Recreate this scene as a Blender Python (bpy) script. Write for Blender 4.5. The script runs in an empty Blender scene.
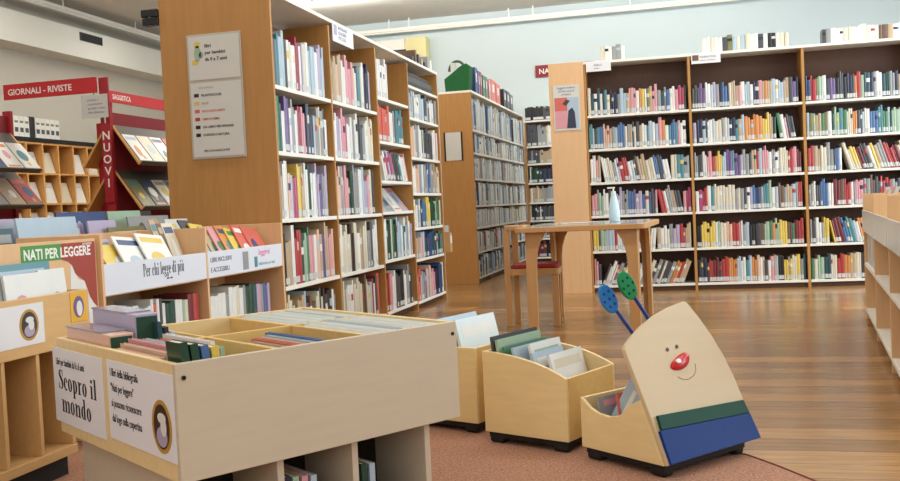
import bpy, math, random
from mathutils import Matrix, Vector
random.seed(7)
scn = bpy.context.scene
COL = scn.collection

# ---------------------------------------------------------------- camera
cam_d = bpy.data.cameras.new('camera'); cam = bpy.data.objects.new('camera', cam_d); COL.objects.link(cam)
F = 930.0; H = 0.95
cam_d.sensor_fit = 'HORIZONTAL'; cam_d.sensor_width = 36.0; cam_d.lens = 36.0 * F / 900.0
cam_d.clip_start = 0.05; cam_d.clip_end = 100
_p = math.radians(2.06299); _yaw = math.radians(14.16265); _roll = 0.047
_f = Vector((0, math.cos(_p), -math.sin(_p))); _r = Vector((1, 0, 0)); _u = _r.cross(_f)
_ri = math.cos(_roll) * _r - math.sin(_roll) * _u; _ui = math.cos(_roll) * _u + math.sin(_roll) * _r
_Rz = Matrix.Rotation(_yaw, 3, 'Z')
_ri, _ui, _fw = _Rz @ _ri, _Rz @ _ui, _Rz @ _f
cam.matrix_world = Matrix(((_ri.x, _ui.x, -_fw.x, 0), (_ri.y, _ui.y, -_fw.y, 0), (_ri.z, _ui.z, -_fw.z, H), (0, 0, 0, 1)))
scn.camera = cam
scn.view_settings.view_transform = 'Standard'
scn.view_settings.look = 'None'
scn.view_settings.gamma = 1.0
scn.view_settings.exposure = 0.58
scn.view_settings.use_curve_mapping = False

# ---------------------------------------------------------------- world and lights
w = bpy.data.worlds.new('world'); scn.world = w; w.use_nodes = True
w.node_tree.nodes['Background'].inputs[0].default_value = (0.85, 0.92, 1.0, 1)
w.node_tree.nodes['Background'].inputs[1].default_value = 0.4

def area(name, loc, target, sx, sy, power, color):
    d = bpy.data.lights.new(name, 'AREA'); d.shape = 'RECTANGLE'; d.size = sx; d.size_y = sy
    d.energy = power; d.color = color
    o = bpy.data.objects.new(name, d); COL.objects.link(o); o.location = loc
    o.rotation_euler = (Vector(target) - Vector(loc)).to_track_quat('-Z', 'Y').to_euler()
    return o
area('window_daylight_right', (5.3, 8.5, 2.1), (-2, 8.7, 1.6), 9.0, 2.8, 360, (0.76, 0.90, 1.0))
area('window_daylight_rear', (-0.5, -3.6, 2.6), (-1.0, 6, 0.9), 9.0, 2.4, 85, (0.96, 0.97, 1.0))
for i, (y, pw) in enumerate(((1.0, 95), (5.0, 105), (9.0, 120), (12.5, 90))):
    area('fluorescent_row_light', (-1.8, y, 4.02), (-1.8, y, 0), 12.0, 0.25, pw, (1.0, 0.97, 0.91))
area('fluorescent_left_uplight', (-8.42, 9.5, 4.05), (-8.0, 9.5, 5), 0.1, 10.0, 90, (1.0, 0.98, 0.95))
area('fluorescent_row_uplight', (-2.5, 13.25, 4.03), (-2.5, 13.7, 5), 8.0, 0.1, 110, (1.0, 0.98, 0.93))

# ---------------------------------------------------------------- materials
def lin(c):
    return tuple(((x / 255.0) / 12.92 if x / 255.0 <= 0.04045 else (((x / 255.0) + 0.055) / 1.055) ** 2.4) for x in c) + (1.0,)
MATS = {}
def mat(name, rgb, rough=0.5, var=0.06, scale=6.0, spec=0.4, stretch=(1, 1, 1), bump=0.0, metal=0.0, emit=0.0, trans=0.0, alpha=1.0):
    if name in MATS: return MATS[name]
    m = bpy.data.materials.new(name); m.use_nodes = True
    nt = m.node_tree; b = nt.nodes['Principled BSDF']
    b.inputs['Roughness'].default_value = rough
    b.inputs['Metallic'].default_value = metal
    b.inputs['Specular IOR Level'].default_value = spec
    c = lin(rgb)
    tc = nt.nodes.new('ShaderNodeTexCoord'); mp = nt.nodes.new('ShaderNodeMapping'); nz = nt.nodes.new('ShaderNodeTexNoise')
    mp.inputs['Scale'].default_value = stretch
    nz.inputs['Scale'].default_value = scale; nz.inputs['Detail'].default_value = 4
    nt.links.new(tc.outputs['Object'], mp.inputs['Vector']); nt.links.new(mp.outputs['Vector'], nz.inputs['Vector'])
    mix = nt.nodes.new('ShaderNodeMix'); mix.data_type = 'RGBA'
    mix.inputs['A'].default_value = tuple(min(1, x * (1 + var)) for x in c[:3]) + (1,)
    mix.inputs['B'].default_value = tuple(x * (1 - var) for x in c[:3]) + (1,)
    nt.links.new(nz.outputs['Fac'], mix.inputs['Factor'])
    nt.links.new(mix.outputs['Result'], b.inputs['Base Color'])
    if bump:
        bp = nt.nodes.new('ShaderNodeBump'); bp.inputs['Strength'].default_value = bump; bp.inputs['Distance'].default_value = 0.01
        nt.links.new(nz.outputs['Fac'], bp.inputs['Height']); nt.links.new(bp.outputs['Normal'], b.inputs['Normal'])
    if emit:
        b.inputs['Emission Color'].default_value = c; b.inputs['Emission Strength'].default_value = emit
    if trans:
        b.inputs['Transmission Weight'].default_value = trans
    if alpha < 1: b.inputs['Alpha'].default_value = alpha
    MATS[name] = m
    return m

def wood(name, rgb, var=0.16, rough=0.45, stretch=(14, 14, 1.2)):
    return mat(name, rgb, rough, var, 3.0, 0.35, stretch, 0.0)
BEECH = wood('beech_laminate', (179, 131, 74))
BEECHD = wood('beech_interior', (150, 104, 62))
PEACH = wood('pale_beech_panel', (222, 180, 134), 0.08)
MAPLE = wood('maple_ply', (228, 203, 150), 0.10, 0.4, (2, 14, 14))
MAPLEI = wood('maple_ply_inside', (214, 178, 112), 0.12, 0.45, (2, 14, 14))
BIRCH = wood('grey_birch_board', (201, 187, 163), 0.06, 0.4, (1.5, 14, 14))
TABLEW = wood('table_beech', (190, 144, 92), 0.14, 0.4)
CUBBY = wood('cubby_pine', (214, 160, 92), 0.12)
WHITE = mat('white_laminate', (232, 230, 220), 0.4, 0.02)
OFFW = mat('offwhite_paint', (206, 202, 190), 0.7, 0.03, 1.5)
PAPER = mat('white_paper', (226, 226, 228), 0.6, 0.02)
PAPERG = mat('greyish_paper', (206, 206, 200), 0.55, 0.03)
PLATE = mat('white_plastic_strip', (218, 222, 232), 0.35, 0.02)
INK = mat('black_ink', (28, 26, 30), 0.6, 0.02)
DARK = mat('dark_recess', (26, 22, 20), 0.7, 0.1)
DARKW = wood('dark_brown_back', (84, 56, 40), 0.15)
RUBBER = mat('black_rubber', (22, 22, 24), 0.6, 0.08)
BLACKM = mat('black_metal', (24, 26, 28), 0.35, 0.08)
GREYM = mat('dark_grey_metal', (84, 80, 74), 0.45, 0.08)
REDS = mat('red_sign', (196, 44, 50), 0.4, 0.03)
REDM = mat('red_metal', (164, 40, 48), 0.4, 0.05)
REDD = mat('dark_red_board', (136, 34, 44), 0.5, 0.05)
MAROON = mat('maroon_header', (158, 58, 42), 0.5, 0.05)
GREENS = mat('green_header', (74, 146, 62), 0.5, 0.04)
GOLD = mat('gold_ring', (186, 142, 60), 0.4, 0.1)
YELM = mat('yellow_card', (226, 172, 44), 0.5, 0.05)
CREAMP = mat('page_cream', (222, 212, 190), 0.8, 0.04)
CRW = mat('white_lettering', (240, 238, 232), 0.5, 0.01)
GLOSS = mat('grey_laminate_top', (176, 172, 162), 0.12, 0.03, 5, 0.5)
SEATR = mat('red_cushion', (150, 40, 34), 0.7, 0.08, 20)
BLUEB = mat('blue_board', (8, 50, 122), 0.5, 0.05, 6.0, 0.2)
GREENB = mat('green_board', (8, 68, 50), 0.5, 0.05, 6.0, 0.2)
BLUED = mat('blue_disc', (40, 124, 200), 0.4, 0.05)
GREEND = mat('green_disc', (26, 140, 84), 0.4, 0.05)
NAVYST = mat('navy_stalk', (36, 52, 128), 0.4, 0.05)
NOSE = mat('red_nose', (198, 34, 34), 0.25, 0.04)
BOTTLE = mat('pale_blue_bottle', (196, 220, 234), 0.3, 0.02)
CREAMAC = mat('cream_casing', (214, 204, 148), 0.5, 0.03)
TUBE = mat('fluorescent_tube', (255, 250, 240), 0.5, 0.0, emit=2.5)
CLEAR = mat('clear_plastic', (196, 190, 206), 0.15, 0.03, trans=0.55)
ACRYL = mat('frosted_acrylic', (232, 232, 228), 0.25, 0.02, trans=0.15)
CARD = mat('cardboard_tan', (196, 152, 100), 0.7, 0.06)
MAGENTA = mat('magenta_ink', (206, 70, 140), 0.5, 0.02)
TEALINK = mat('teal_ink', (70, 140, 150), 0.5, 0.02)

PAL = dict(ice=(208, 224, 226), white=(222, 222, 216), cream=(212, 202, 176), pblue=(164, 188, 206), blue=(64, 108, 168), dkblue=(44, 72, 128), navy=(36, 40, 74),
    teal=(66, 136, 148), dteal=(36, 78, 88), green=(58, 126, 82), dkgreen=(26, 72, 52), pgreen=(150, 182, 150), olive=(120, 118, 66),
    yellow=(224, 188, 58), orange=(220, 132, 56), red=(192, 48, 48), dkred=(122, 32, 38), crimson=(168, 36, 62), pink=(222, 142, 152),
    magenta=(186, 58, 114), purple=(112, 84, 146), lilac=(174, 160, 192), brown=(112, 80, 58), dkbrown=(66, 48, 40), tan=(186, 158, 120),
    grey=(146, 148, 148), dkgrey=(70, 72, 76), black=(32, 32, 36), peach=(222, 172, 142), coral=(224, 92, 76))
CNAME = dict(ice='ice white', white='white', cream='cream', pblue='pale blue', blue='blue', dkblue='dark blue', navy='navy', teal='teal', dteal='dark teal',
    green='green', dkgreen='dark green', pgreen='pale green', olive='olive', yellow='yellow', orange='orange', red='red', dkred='dark red',
    crimson='crimson', pink='pink', magenta='magenta', purple='purple', lilac='lilac', brown='brown', dkbrown='dark brown', tan='tan',
    grey='grey', dkgrey='charcoal', black='black', peach='peach', coral='coral red')
def soft(v, f=0.78):
    g = 0.3 * v[0] + 0.59 * v[1] + 0.11 * v[2]
    return tuple(g + f * (x - g) for x in v)
BM = {k: mat('cover_' + CNAME[k].replace(' ', '_'), soft(v), 0.32, 0.10, 9.0, 0.5) for k, v in PAL.items()}
SPLAB = mat('spine_label', (196, 198, 196), 0.35, 0.05, 30)

# ---------------------------------------------------------------- mesh builder
class MB:
    def __init__(s): s.v = []; s.f = []; s.m = []; s.mats = []
    def mi(s, m):
        if m not in s.mats: s.mats.append(m)
        return s.mats.index(m)
    def add(s, vs, fs, m, M=None):
        o = len(s.v); i = s.mi(m)
        for p in vs:
            p = Vector(p)
            s.v.append(tuple(M @ p if M is not None else p))
        for f in fs:
            s.f.append(tuple(o + k for k in f)); s.m.append(i)
        return s
    def box(s, x0, x1, y0, y1, z0, z1, m, M=None):
        vs = [(x0, y0, z0), (x1, y0, z0), (x1, y1, z0), (x0, y1, z0), (x0, y0, z1), (x1, y0, z1), (x1, y1, z1), (x0, y1, z1)]
        return s.add(vs, [(0, 3, 2, 1), (4, 5, 6, 7), (0, 1, 5, 4), (1, 2, 6, 5), (2, 3, 7, 6), (3, 0, 4, 7)], m, M)
    def prism(s, poly, axis, a, b, m, M=None):      # poly: 2D points in the two other axes (counter-clockwise), extruded along axis from a to b
        n = len(poly)
        def P(u, v, t): return {'x': (t, u, v), 'y': (u, t, v), 'z': (u, v, t)}[axis]
        vs = [P(u, v, a) for u, v in poly] + [P(u, v, b) for u, v in poly]
        fs = [tuple(range(n))[::-1], tuple(range(n, 2 * n))] + [(i, (i + 1) % n, n + (i + 1) % n, n + i) for i in range(n)]
        if axis == 'y': fs = [f[::-1] for f in fs]
        return s.add(vs, fs, m, M)
    def tube(s, p0, p1, r0, m, r1=None, n=12, M=None):
        p0 = Vector(p0); p1 = Vector(p1); r1 = r0 if r1 is None else r1
        d = (p1 - p0).normalized(); a = d.orthogonal().normalized(); b = d.cross(a)
        vs = []
        for p, r in ((p0, r0), (p1, r1)):
            for k in range(n):
                t = 2 * math.pi * k / n; vs.append(p + r * (math.cos(t) * a + math.sin(t) * b))
        fs = [tuple(range(n))[::-1], tuple(range(n, 2 * n))] + [(i, (i + 1) % n, n + (i + 1) % n, n + i) for i in range(n)]
        return s.add(vs, fs, m, M)
    def lathe(s, prof, m, M=None, n=20):            # prof: (radius, z)
        vs = []; fs = []
        for r, z in prof:
            for k in range(n):
                t = 2 * math.pi * k / n; vs.append((r * math.cos(t), r * math.sin(t), z))
        for j in range(len(prof) - 1):
            for k in range(n):
                fs.append((j * n + k, j * n + (k + 1) % n, (j + 1) * n + (k + 1) % n, (j + 1) * n + k))
        fs.append(tuple(range(n))[::-1]); fs.append(tuple(range((len(prof) - 1) * n, len(prof) * n)))
        return s.add(vs, fs, m, M)
    def text(s, body, size, M, m, xs=1.0, align='LEFT', bold=0.0, shear=0.0):
        cu = bpy.data.curves.new('t', 'FONT'); cu.body = body; cu.size = size; cu.extrude = 0.0006; cu.offset = bold
        cu.align_x = align; cu.resolution_u = 2; cu.shear = shear
        o = bpy.data.objects.new('t', cu); COL.objects.link(o)
        dg = bpy.context.evaluated_depsgraph_get(); dg.update()
        me = bpy.data.meshes.new_from_object(o.evaluated_get(dg))
        s.add([(v.co.x * xs, v.co.y, v.co.z) for v in me.vertices], [tuple(p.vertices) for p in me.polygons], m, M)
        bpy.data.objects.remove(o); bpy.data.curves.remove(cu); bpy.data.meshes.remove(me)
        return s
    def serif(s, body, size, M, m, xs=1.0):
        """condensed bold roman letters built from stems, bowls and bracket serifs"""
        def ell(cx, cy, rx, ry, irx, iry, a0=0, a1=360, n=20):
            vs = []; fs = []
            for k in range(n + 1):
                t = math.radians(a0 + (a1 - a0) * k / n)
                vs += [(cx + rx * math.cos(t), cy + ry * math.sin(t)), (cx + irx * math.cos(t), cy + iry * math.sin(t))]
            return vs, [(2 * k, 2 * k + 2, 2 * k + 3, 2 * k + 1) for k in range(n)]
        def rc(x0, x1, y0, y1): return [(x0, y0), (x1, y0), (x1, y1), (x0, y1)], [(0, 1, 2, 3)]
        def stk(pts):
            vs = []
            for k, (x, y, wd) in enumerate(pts):
                a = pts[max(0, k - 1)]; b = pts[min(len(pts) - 1, k + 1)]
                dx, dy = b[0] - a[0], b[1] - a[1]; L = math.hypot(dx, dy) or 1
                vs += [(x - dy / L * wd / 2, y + dx / L * wd / 2), (x + dy / L * wd / 2, y - dx / L * wd / 2)]
            return vs, [(2 * k, 2 * k + 1, 2 * k + 3, 2 * k + 2) for k in range(len(pts) - 1)]
        def stem(x, y0, y1, top=True): return [rc(x, x + .15, y0, y1), rc(x - .06, x + .21, y0, y0 + .04)] + ([rc(x - .07, x + .02, y1 - .05, y1)] if top else [])
        def arch(x): return [stk([(x, .44, .03), (x + .09, .58, .05), (x + .19, .56, .12), (x + .215, .44, .15)]), rc(x + .14, x + .29, 0, .46), rc(x + .08, x + .35, 0, .04)]
        G = {'S': (.52, [stk([(.44, .74, .04), (.40, .93, .05), (.26, .98, .05), (.13, .89, .12), (.12, .74, .17), (.24, .58, .19), (.38, .42, .19), (.42, .24, .16), (.36, .07, .09), (.24, .02, .05), (.10, .06, .05), (.05, .26, .04)]), rc(.41, .46, .68, .98), rc(.03, .08, .02, .32)]),
             'c': (.42, [ell(.22, .31, .21, .33, .06, .28, 48, 312), ell(.33, .47, .07, .08, 0, 0)]), 'o': (.46, [ell(.22, .31, .21, .33, .06, .28)]),
             'p': (.52, stem(.07, -.28, .62) + [ell(.24, .31, .23, .33, .08, .28, -95, 95)]), 'r': (.42, stem(.07, 0, .62) + [stk([(.2, .42, .03), (.27, .58, .06), (.37, .55, .14)])]),
             'i': (.30, stem(.07, 0, .62) + [ell(.145, .84, .09, .09, 0, 0)]), 'l': (.30, stem(.07, 0, .98)), 'n': (.58, stem(.07, 0, .62) + arch(.22)),
             'm': (.87, stem(.07, 0, .62) + arch(.22) + arch(.51)), 'd': (.52, [ell(.26, .31, .24, .33, .09, .28, 85, 275), rc(.27, .42, 0, .98), rc(.21, .28, .93, .98), rc(.40, .49, 0, .04)]),
             'e': (.42, [ell(.22, .31, .21, .33, .06, .28, 0, 318), rc(.14, .42, .31, .36)]), 'h': (.58, stem(.07, 0, .98) + arch(.22)),
             'P': (.56, stem(.08, 0, .98, False) + [rc(.02, .2, .94, .98), ell(.26, .72, .26, .26, .1, .22, -95, 95)]),
             'g': (.46, [ell(.20, .40, .18, .22, .05, .17), ell(.22, -.10, .21, .17, .10, .11), stk([(.1, .2, .06), (.08, .1, .06), (.3, .05, .08)]), rc(.33, .44, .55, .62)]),
             'u': (.56, [rc(.07, .22, .1, .62), rc(0, .1, .57, .62), stk([(.145, .12, .15), (.19, .03, .08), (.28, .02, .05), (.34, .1, .04)]), rc(.34, .49, 0, .62), rc(.27, .36, .57, .62), rc(.47, .55, 0, .04)])}
        G['\u00f9'] = (G['u'][0], G['u'][1] + [stk([(.16, .92, .12), (.32, .72, .04)])])
        x = 0.0
        for chx in body:
            if chx == ' ': x += 0.28; continue
            adv, shp = G[chx]
            for vs, fs in shp: s.add([((x + a) * size * xs, b * size, 0.0004) for a, b in vs], fs, m, M)
            x += adv + 0.02
        return s
    def mesh(s, name):
        me = bpy.data.meshes.new(name); me.from_pydata(s.v, [], s.f); me.update()
        for m in s.mats: me.materials.append(m)
        me.polygons.foreach_set('material_index', s.m)
        me.validate(); me.update()
        return me
    def build(s, name, parent=None, loc=None, rz=0.0, bevel=0.0, smooth=False):
        o = bpy.data.objects.new(name, s.mesh(name)); COL.objects.link(o)
        if parent is not None: o.parent = parent
        if loc is not None: o.location = loc
        if rz: o.rotation_euler = (0, 0, rz)
        if bevel:
            b = o.modifiers.new('bevel', 'BEVEL'); b.width = bevel; b.segments = 2; b.limit_method = 'ANGLE'
        if smooth:
            for p in o.data.polygons: p.use_smooth = True
        return o

def tag(o, label=None, cat=None, group=None, kind=None):
    if label: o['label'] = label
    if cat: o['category'] = cat
    if group: o['group'] = group
    if kind: o['kind'] = kind
    return o
def thing(name, label, cat, loc=(0, 0, 0), rz=0.0, group=None):
    o = bpy.data.objects.new(name, None); COL.objects.link(o); o.empty_display_size = 0.1
    o.location = loc; o.rotation_euler = (0, 0, rz)
    return tag(o, label, cat, group)
def frameM(O, R, U):                                 # right vector, up vector -> matrix for writing on a face
    R = Vector(R).normalized(); U = Vector(U).normalized(); N = R.cross(U)
    return Matrix(((R.x, U.x, N.x, O[0]), (R.y, U.y, N.y, O[1]), (R.z, U.z, N.z, O[2]), (0, 0, 0, 1)))
def T(x=0, y=0, z=0): return Matrix.Translation((x, y, z))
def RX(a): return Matrix.Rotation(a, 4, 'X')
def RY(a): return Matrix.Rotation(a, 4, 'Y')
def RZ(a): return Matrix.Rotation(a, 4, 'Z')
def struct(name, mb, label=None, cat=None, **k):
    o = mb.build(name, **k); tag(o, label, cat, kind='structure'); return o

_ones = 'zeroth first second third fourth fifth sixth seventh eighth ninth tenth eleventh twelfth thirteenth fourteenth fifteenth sixteenth seventeenth eighteenth nineteenth'.split()
def ordinal(n):
    if n < 20: return _ones[n]
    t, o = divmod(n, 10)
    tens = {2: ('twentieth', 'twenty-'), 3: ('thirtieth', 'thirty-'), 4: ('fortieth', 'forty-')}[t]
    return tens[0] if o == 0 else tens[1] + _ones[o]

# ---------------------------------------------------------------- setting
RXW, LXW, BYW, RYW, CZ = 5.6, -8.9, 15.3, -4.0, 4.15
def floor_mat():
    m = bpy.data.materials.new('wood_plank_floor'); m.use_nodes = True; nt = m.node_tree; b = nt.nodes['Principled BSDF']
    tc = nt.nodes.new('ShaderNodeTexCoord')
    br = nt.nodes.new('ShaderNodeTexBrick'); br.offset = 0.37; br.inputs['Scale'].default_value = 1.0
    br.inputs['Brick Width'].default_value = 1.9; br.inputs['Row Height'].default_value = 0.17
    br.inputs['Mortar Size'].default_value = 0.0022; br.inputs['Mortar Smooth'].default_value = 0.3
    br.inputs['Color1'].default_value = lin((176, 134, 84)); br.inputs['Color2'].default_value = lin((122, 88, 54)); br.inputs['Mortar'].default_value = lin((70, 46, 30))
    br.inputs['Bias'].default_value = -0.1
    nt.links.new(tc.outputs['Object'], br.inputs['Vector'])
    mp = nt.nodes.new('ShaderNodeMapping'); mp.inputs['Scale'].default_value = (1.3, 16, 1)
    nz = nt.nodes.new('ShaderNodeTexNoise'); nz.inputs['Scale'].default_value = 2.2; nz.inputs['Detail'].default_value = 6; nz.inputs['Roughness'].default_value = 0.65
    nt.links.new(tc.outputs['Object'], mp.inputs['Vector']); nt.links.new(mp.outputs['Vector'], nz.inputs['Vector'])
    ramp = nt.nodes.new('ShaderNodeValToRGB'); ramp.color_ramp.elements[0].position = 0.3; ramp.color_ramp.elements[0].color = (0.62, 0.58, 0.55, 1)
    ramp.color_ramp.elements[1].position = 0.68; ramp.color_ramp.elements[1].color = (1.12, 1.1, 1.05, 1)
    nt.links.new(nz.outputs['Fac'], ramp.inputs['Fac'])
    mx = nt.nodes.new('ShaderNodeMix'); mx.data_type = 'RGBA'; mx.blend_type = 'MULTIPLY'; mx.inputs['Factor'].default_value = 1.0
    nt.links.new(br.outputs['Color'], mx.inputs['A']); nt.links.new(ramp.outputs['Color'], mx.inputs['B'])
    nt.links.new(mx.outputs['Result'], b.inputs['Base Color'])
    b.inputs['Roughness'].default_value = 0.22; b.inputs['Specular IOR Level'].default_value = 0.5
    bp = nt.nodes.new('ShaderNodeBump'); bp.inputs['Strength'].default_value = 0.12; bp.inputs['Distance'].default_value = 0.004
    nt.links.new(nz.outputs['Fac'], bp.inputs['Height']); nt.links.new(bp.outputs['Normal'], b.inputs['Normal'])
    return m
mb = MB(); mb.box(LXW, RXW, RYW, BYW, -0.1, 0, floor_mat()); struct('floor', mb)
WALLB = mat('back_wall_paint', (196, 208, 210), 0.8, 0.02, 1.0)
WALLL = mat('left_wall_paint', (196, 190, 176), 0.8, 0.03, 1.0)
CEIL = mat('ceiling_paint', (214, 211, 203), 0.8, 0.02, 1.0)
struct('ceiling', MB().box(LXW - .15, RXW + .15, RYW - .15, BYW + .15, CZ, CZ + 0.12, CEIL))
struct('wall_back', MB().box(LXW, RXW, BYW, BYW + 0.15, 0, CZ, WALLB))
struct('wall_left', MB().box(LXW - 0.15, LXW, RYW, BYW + .15, 0, CZ, WALLL))
struct('wall_right', MB().box(RXW, RXW + 0.15, RYW, BYW + .15, 0, CZ, WALLB))
struct('wall_rear', MB().box(LXW, RXW, RYW - 0.15, RYW, 0, CZ, WALLL))
# boxed duct along the left wall
SOFF = mat('soffit_paint', (224, 222, 212), 0.7, 0.02, 1.0)
struct('trim_1', MB().box(LXW, -8.5, RYW, BYW, 3.4, 3.82, SOFF))
vent = thing('air_vent', 'dark rectangular grille in the white duct at the upper left', 'vent', (-8.5, 12.32, 3.71))
mb = MB().box(0.001, 0.015, -0.27, 0.27, -0.06, 0.06, GREYM); mb.build('frame', vent)
mb = MB()
for i in range(5): mb.box(0.012, 0.022, -0.25, 0.25, -0.05 + i * 0.022, -0.036 + i * 0.022, BLACKM)
mb.build('slat', vent)
# light trunking rails
def rail(label, loc, rz, L, clips):
    r = thing('light_rail', label, 'light rail', loc, rz, None)
    MB().box(0, L, -0.05, 0.05, 0.0, 0.05, WHITE).build('housing', r, bevel=0.004)
    MB().box(0.02, L - 0.02, -0.028, 0.028, -0.03, 0.0, SOFF).build('reflector', r)
    for x in clips: MB().tube((x, 0, 0.05), (x, 0, CZ - loc[2]), 0.012, WHITE, n=8).build('hanger', r)
    return r
rail('long white light rail hanging along the grey back wall', (-6.0, 15.12, 3.945), 0, 11.4, (1.3, 1.65, 3.35, 3.75, 5.3, 7.4))
rail('long white light rail running above the duct on the left', (-8.42, 4.0, 3.985), math.pi / 2, 11.0, (3.0, 5.2, 7.6, 9.4))
lm = thing('fluorescent_luminaire', 'glowing white fluorescent luminaire on the ceiling behind the tall bookcase', 'ceiling light', (-5.2, 12.9, 4.0))
MB().box(0, 7.0, -0.06, 0.06, 0.06, 0.10, WHITE).build('housing', lm)
MB().tube((0.05, 0, 0.03), (6.95, 0, 0.03), 0.018, TUBE).build('tube', lm)
for x in (0.6, 2.6, 4.4, 6.4): MB().tube((x, 0, 0.09), (x, 0, 0.149), 0.012, WHITE, n=8).build('hanger', lm)

# carpet
CARP = mat('terracotta_carpet', (172, 130, 108), 0.95, 0.9, 120, 0.1, bump=0.4)
CARPE = mat('carpet_binding', (112, 44, 40), 0.9, 0.1, 40, 0.1)
cp = [(-2.9, -3.0), (1.7, -3.0), (1.3, 0.5), (0.86, 2.2), (0.46, 3.03), (0.368, 3.197), (0.28, 3.345), (0.19, 3.475), (0.05, 3.60), (-0.15, 3.72), (-0.5, 3.90), (-1.0, 4.06), (-1.6, 4.12), (-2.9, 4.12)]
rug = thing('carpet', 'terracotta speckled carpet under the book crates', 'carpet')
MB().prism(cp, 'z', 0.0005, 0.007, CARP).build('pile', rug)
mb = MB()
for (x0, y0), (x1, y1) in zip(cp[1:12], cp[2:13]): mb.tube((x0, y0, 0.005), (x1, y1, 0.005), 0.0055, CARPE, n=6)
mb.build('edging', rug)

# ---------------------------------------------------------------- books on shelves
SPECS = []        # every spine-out book: (area, M, w, h, d, lean, colour, labelled, title, label, group)
CAMP = Vector((0, 0, H))
def book_geo(mb, M, wd, h, d, col, labelled, title):
    c = BM[col]; n = 4
    prof = [(wd * i / n, 0.0035 * (2 * i / n - 1) ** 2) for i in range(n + 1)]
    zs = [(0, c)]
    if labelled: zs = [(0, c), (0.012, SPLAB), (0.052, c)]
    if title:
        zs.append((h * 0.62, BM[title])); zs.append((h * 0.78, c))
    zz = [z for z, _ in zs] + [h]
    for k in range(len(zs)):
        vs = [(x, y, zz[k]) for x, y in prof] + [(x, y, zz[k + 1]) for x, y in prof]
        mb.add(vs, [(i, i + 1, n + 2 + i, n + 1 + i) for i in range(n)], zs[k][1], M)
    t = min(0.0025, wd * 0.2)
    mb.box(0, t, 0.0035, d, 0, h, c, M); mb.box(wd - t, wd, 0.0035, d, 0, h, c, M)
    mb.box(t, wd - t, 0.003, d - 0.005, 0.003, h - 0.004, CREAMP, M)
    mb.add([(t, 0.001, h), (wd - t, 0.001, h), (wd - t, 0.005, h), (t, 0.005, h)], [(0, 1, 2, 3)], c, M)

def row(origin, tang, s0, s1, z, maxh, seq, place, group, th=(0.018, 0.042), hh=(0.72, 0.9), dd=(0.12, 0.17), lean=None, gap=0.0, labels=0.8, setback=0.02, endgap=0.0):
    """fill one shelf from s0 to s1; seq = colour words in order along the row; lean = (from fraction, to fraction, degrees)"""
    seq = seq.split(); ang = math.atan2(tang[1], tang[0]); inn = Vector((-math.sin(ang), math.cos(ang), 0)); tv = Vector((math.cos(ang), math.sin(ang), 0))
    L = s1 - s0; x = 0.006; n = 0; prev = 0
    while True:
        wd = random.uniform(*th)
        h = maxh * random.uniform(*hh)
        if random.random() < 0.1: h = min(maxh * 0.97, h * 1.1)
        fr = x / L
        a = 0.0
        if lean and lean[0] <= fr < lean[1]: a = math.radians(lean[2])
        if a and not prev and a > 0: x += 0.004
        if a < 0 and prev >= 0: x += h * math.sin(-a)          # leaning left: leave room for the tops
        if prev > 0 and a <= 0: x += 0.8 * maxh * math.sin(prev)
        pitch = wd / math.cos(a) if a else wd
        need = pitch + (h * math.sin(a) if a > 0 else 0)
        if x + need > L - 0.006 - endgap: break
        col = seq[min(len(seq) - 1, int(x / L * len(seq)))]
        if random.random() < 0.12: col = random.choice(('white', 'grey', 'pblue', 'cream', 'dkgrey', col))
        d = random.uniform(*dd)
        base = Vector(origin) + tv * (s0 + x) + inn * (setback + random.uniform(0, 0.006)); base.z = z
        n += 1
        dist = (base - CAMP).length; vis = abs(inn.dot((base - CAMP).normalized()))
        title = random.choice(('white', 'cream', 'navy', 'black', 'red', 'yellow', 'pblue')) if random.random() < 0.16 else None
        if title == col: title = None
        size = 'thin' if wd < th[0] + 0.33 * (th[1] - th[0]) else ('thick' if wd > th[0] + 0.72 * (th[1] - th[0]) else 'medium')
        lab = f"{size} {CNAME[col]} book, {ordinal(n)} from left, {place}"
        SPECS.append((wd * h * vis / dist ** 2, base, ang, wd, h, d, a, col, random.random() < labels, title, lab, group))
        x += pitch + random.choice((0.0006, 0.0006, 0.001, 0.003)) + (random.uniform(0, gap) if gap else 0)
        prev = a

# ---------------------------------------------------------------- tall double-sided bookcase on the left
AX, AXB, AZ = -2.435, -3.20, 2.325
AY = [5.366, 6.36, 7.40, 8.33, 9.405]
ca = thing('bookcase', 'tall double-sided beech bookcase with white shelf edges, notice on its end panel', 'bookcase')
MB().box(AXB, AX, 5.366, 5.391, 0, AZ + 0.045, BEECH).build('end_panel', ca, bevel=0.002)
MB().box(AXB, AX, 9.39, 9.415, 0, AZ, BEECH).build('end_panel', ca, bevel=0.002)
for y in AY[1:4]: MB().box(AXB + .004, AX, y - 0.012, y + 0.012, 0.0, AZ - 0.025, BEECH).build('upright', ca, bevel=0.0015)
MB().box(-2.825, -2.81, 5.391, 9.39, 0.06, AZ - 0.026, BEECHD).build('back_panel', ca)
MB().box(AXB, AX + 0.004, 5.3915, 9.415, AZ + 0.0005, AZ + 0.026, WHITE).build('top_board', ca, bevel=0.002)
MB().box(AXB + 0.05, AX - 0.05, 5.40, 9.38, 0, 0.055, DARKW).build('plinth', ca)
AZS = [[1.765, 1.35, 0.925, 0.495, 0.085], [1.765, 1.35, 0.925, 0.495, 0.085], [1.902, 1.534, 1.2, 0.935, 0.526, 0.088], [2.105, 1.807, 1.435, 1.098, 0.769, 0.473, 0.076]]
for b in range(4):
    for z in AZS[b]:
        y0 = AY[b] + (0.0255 if b == 0 else 0.0125); y1 = AY[b + 1] - (0.0155 if b == 3 else 0.0125)
        MB().box(-2.81, AX - 0.003, y0, y1, z - 0.026, z, WHITE).build('shelf', ca, bevel=0.0015)
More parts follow.
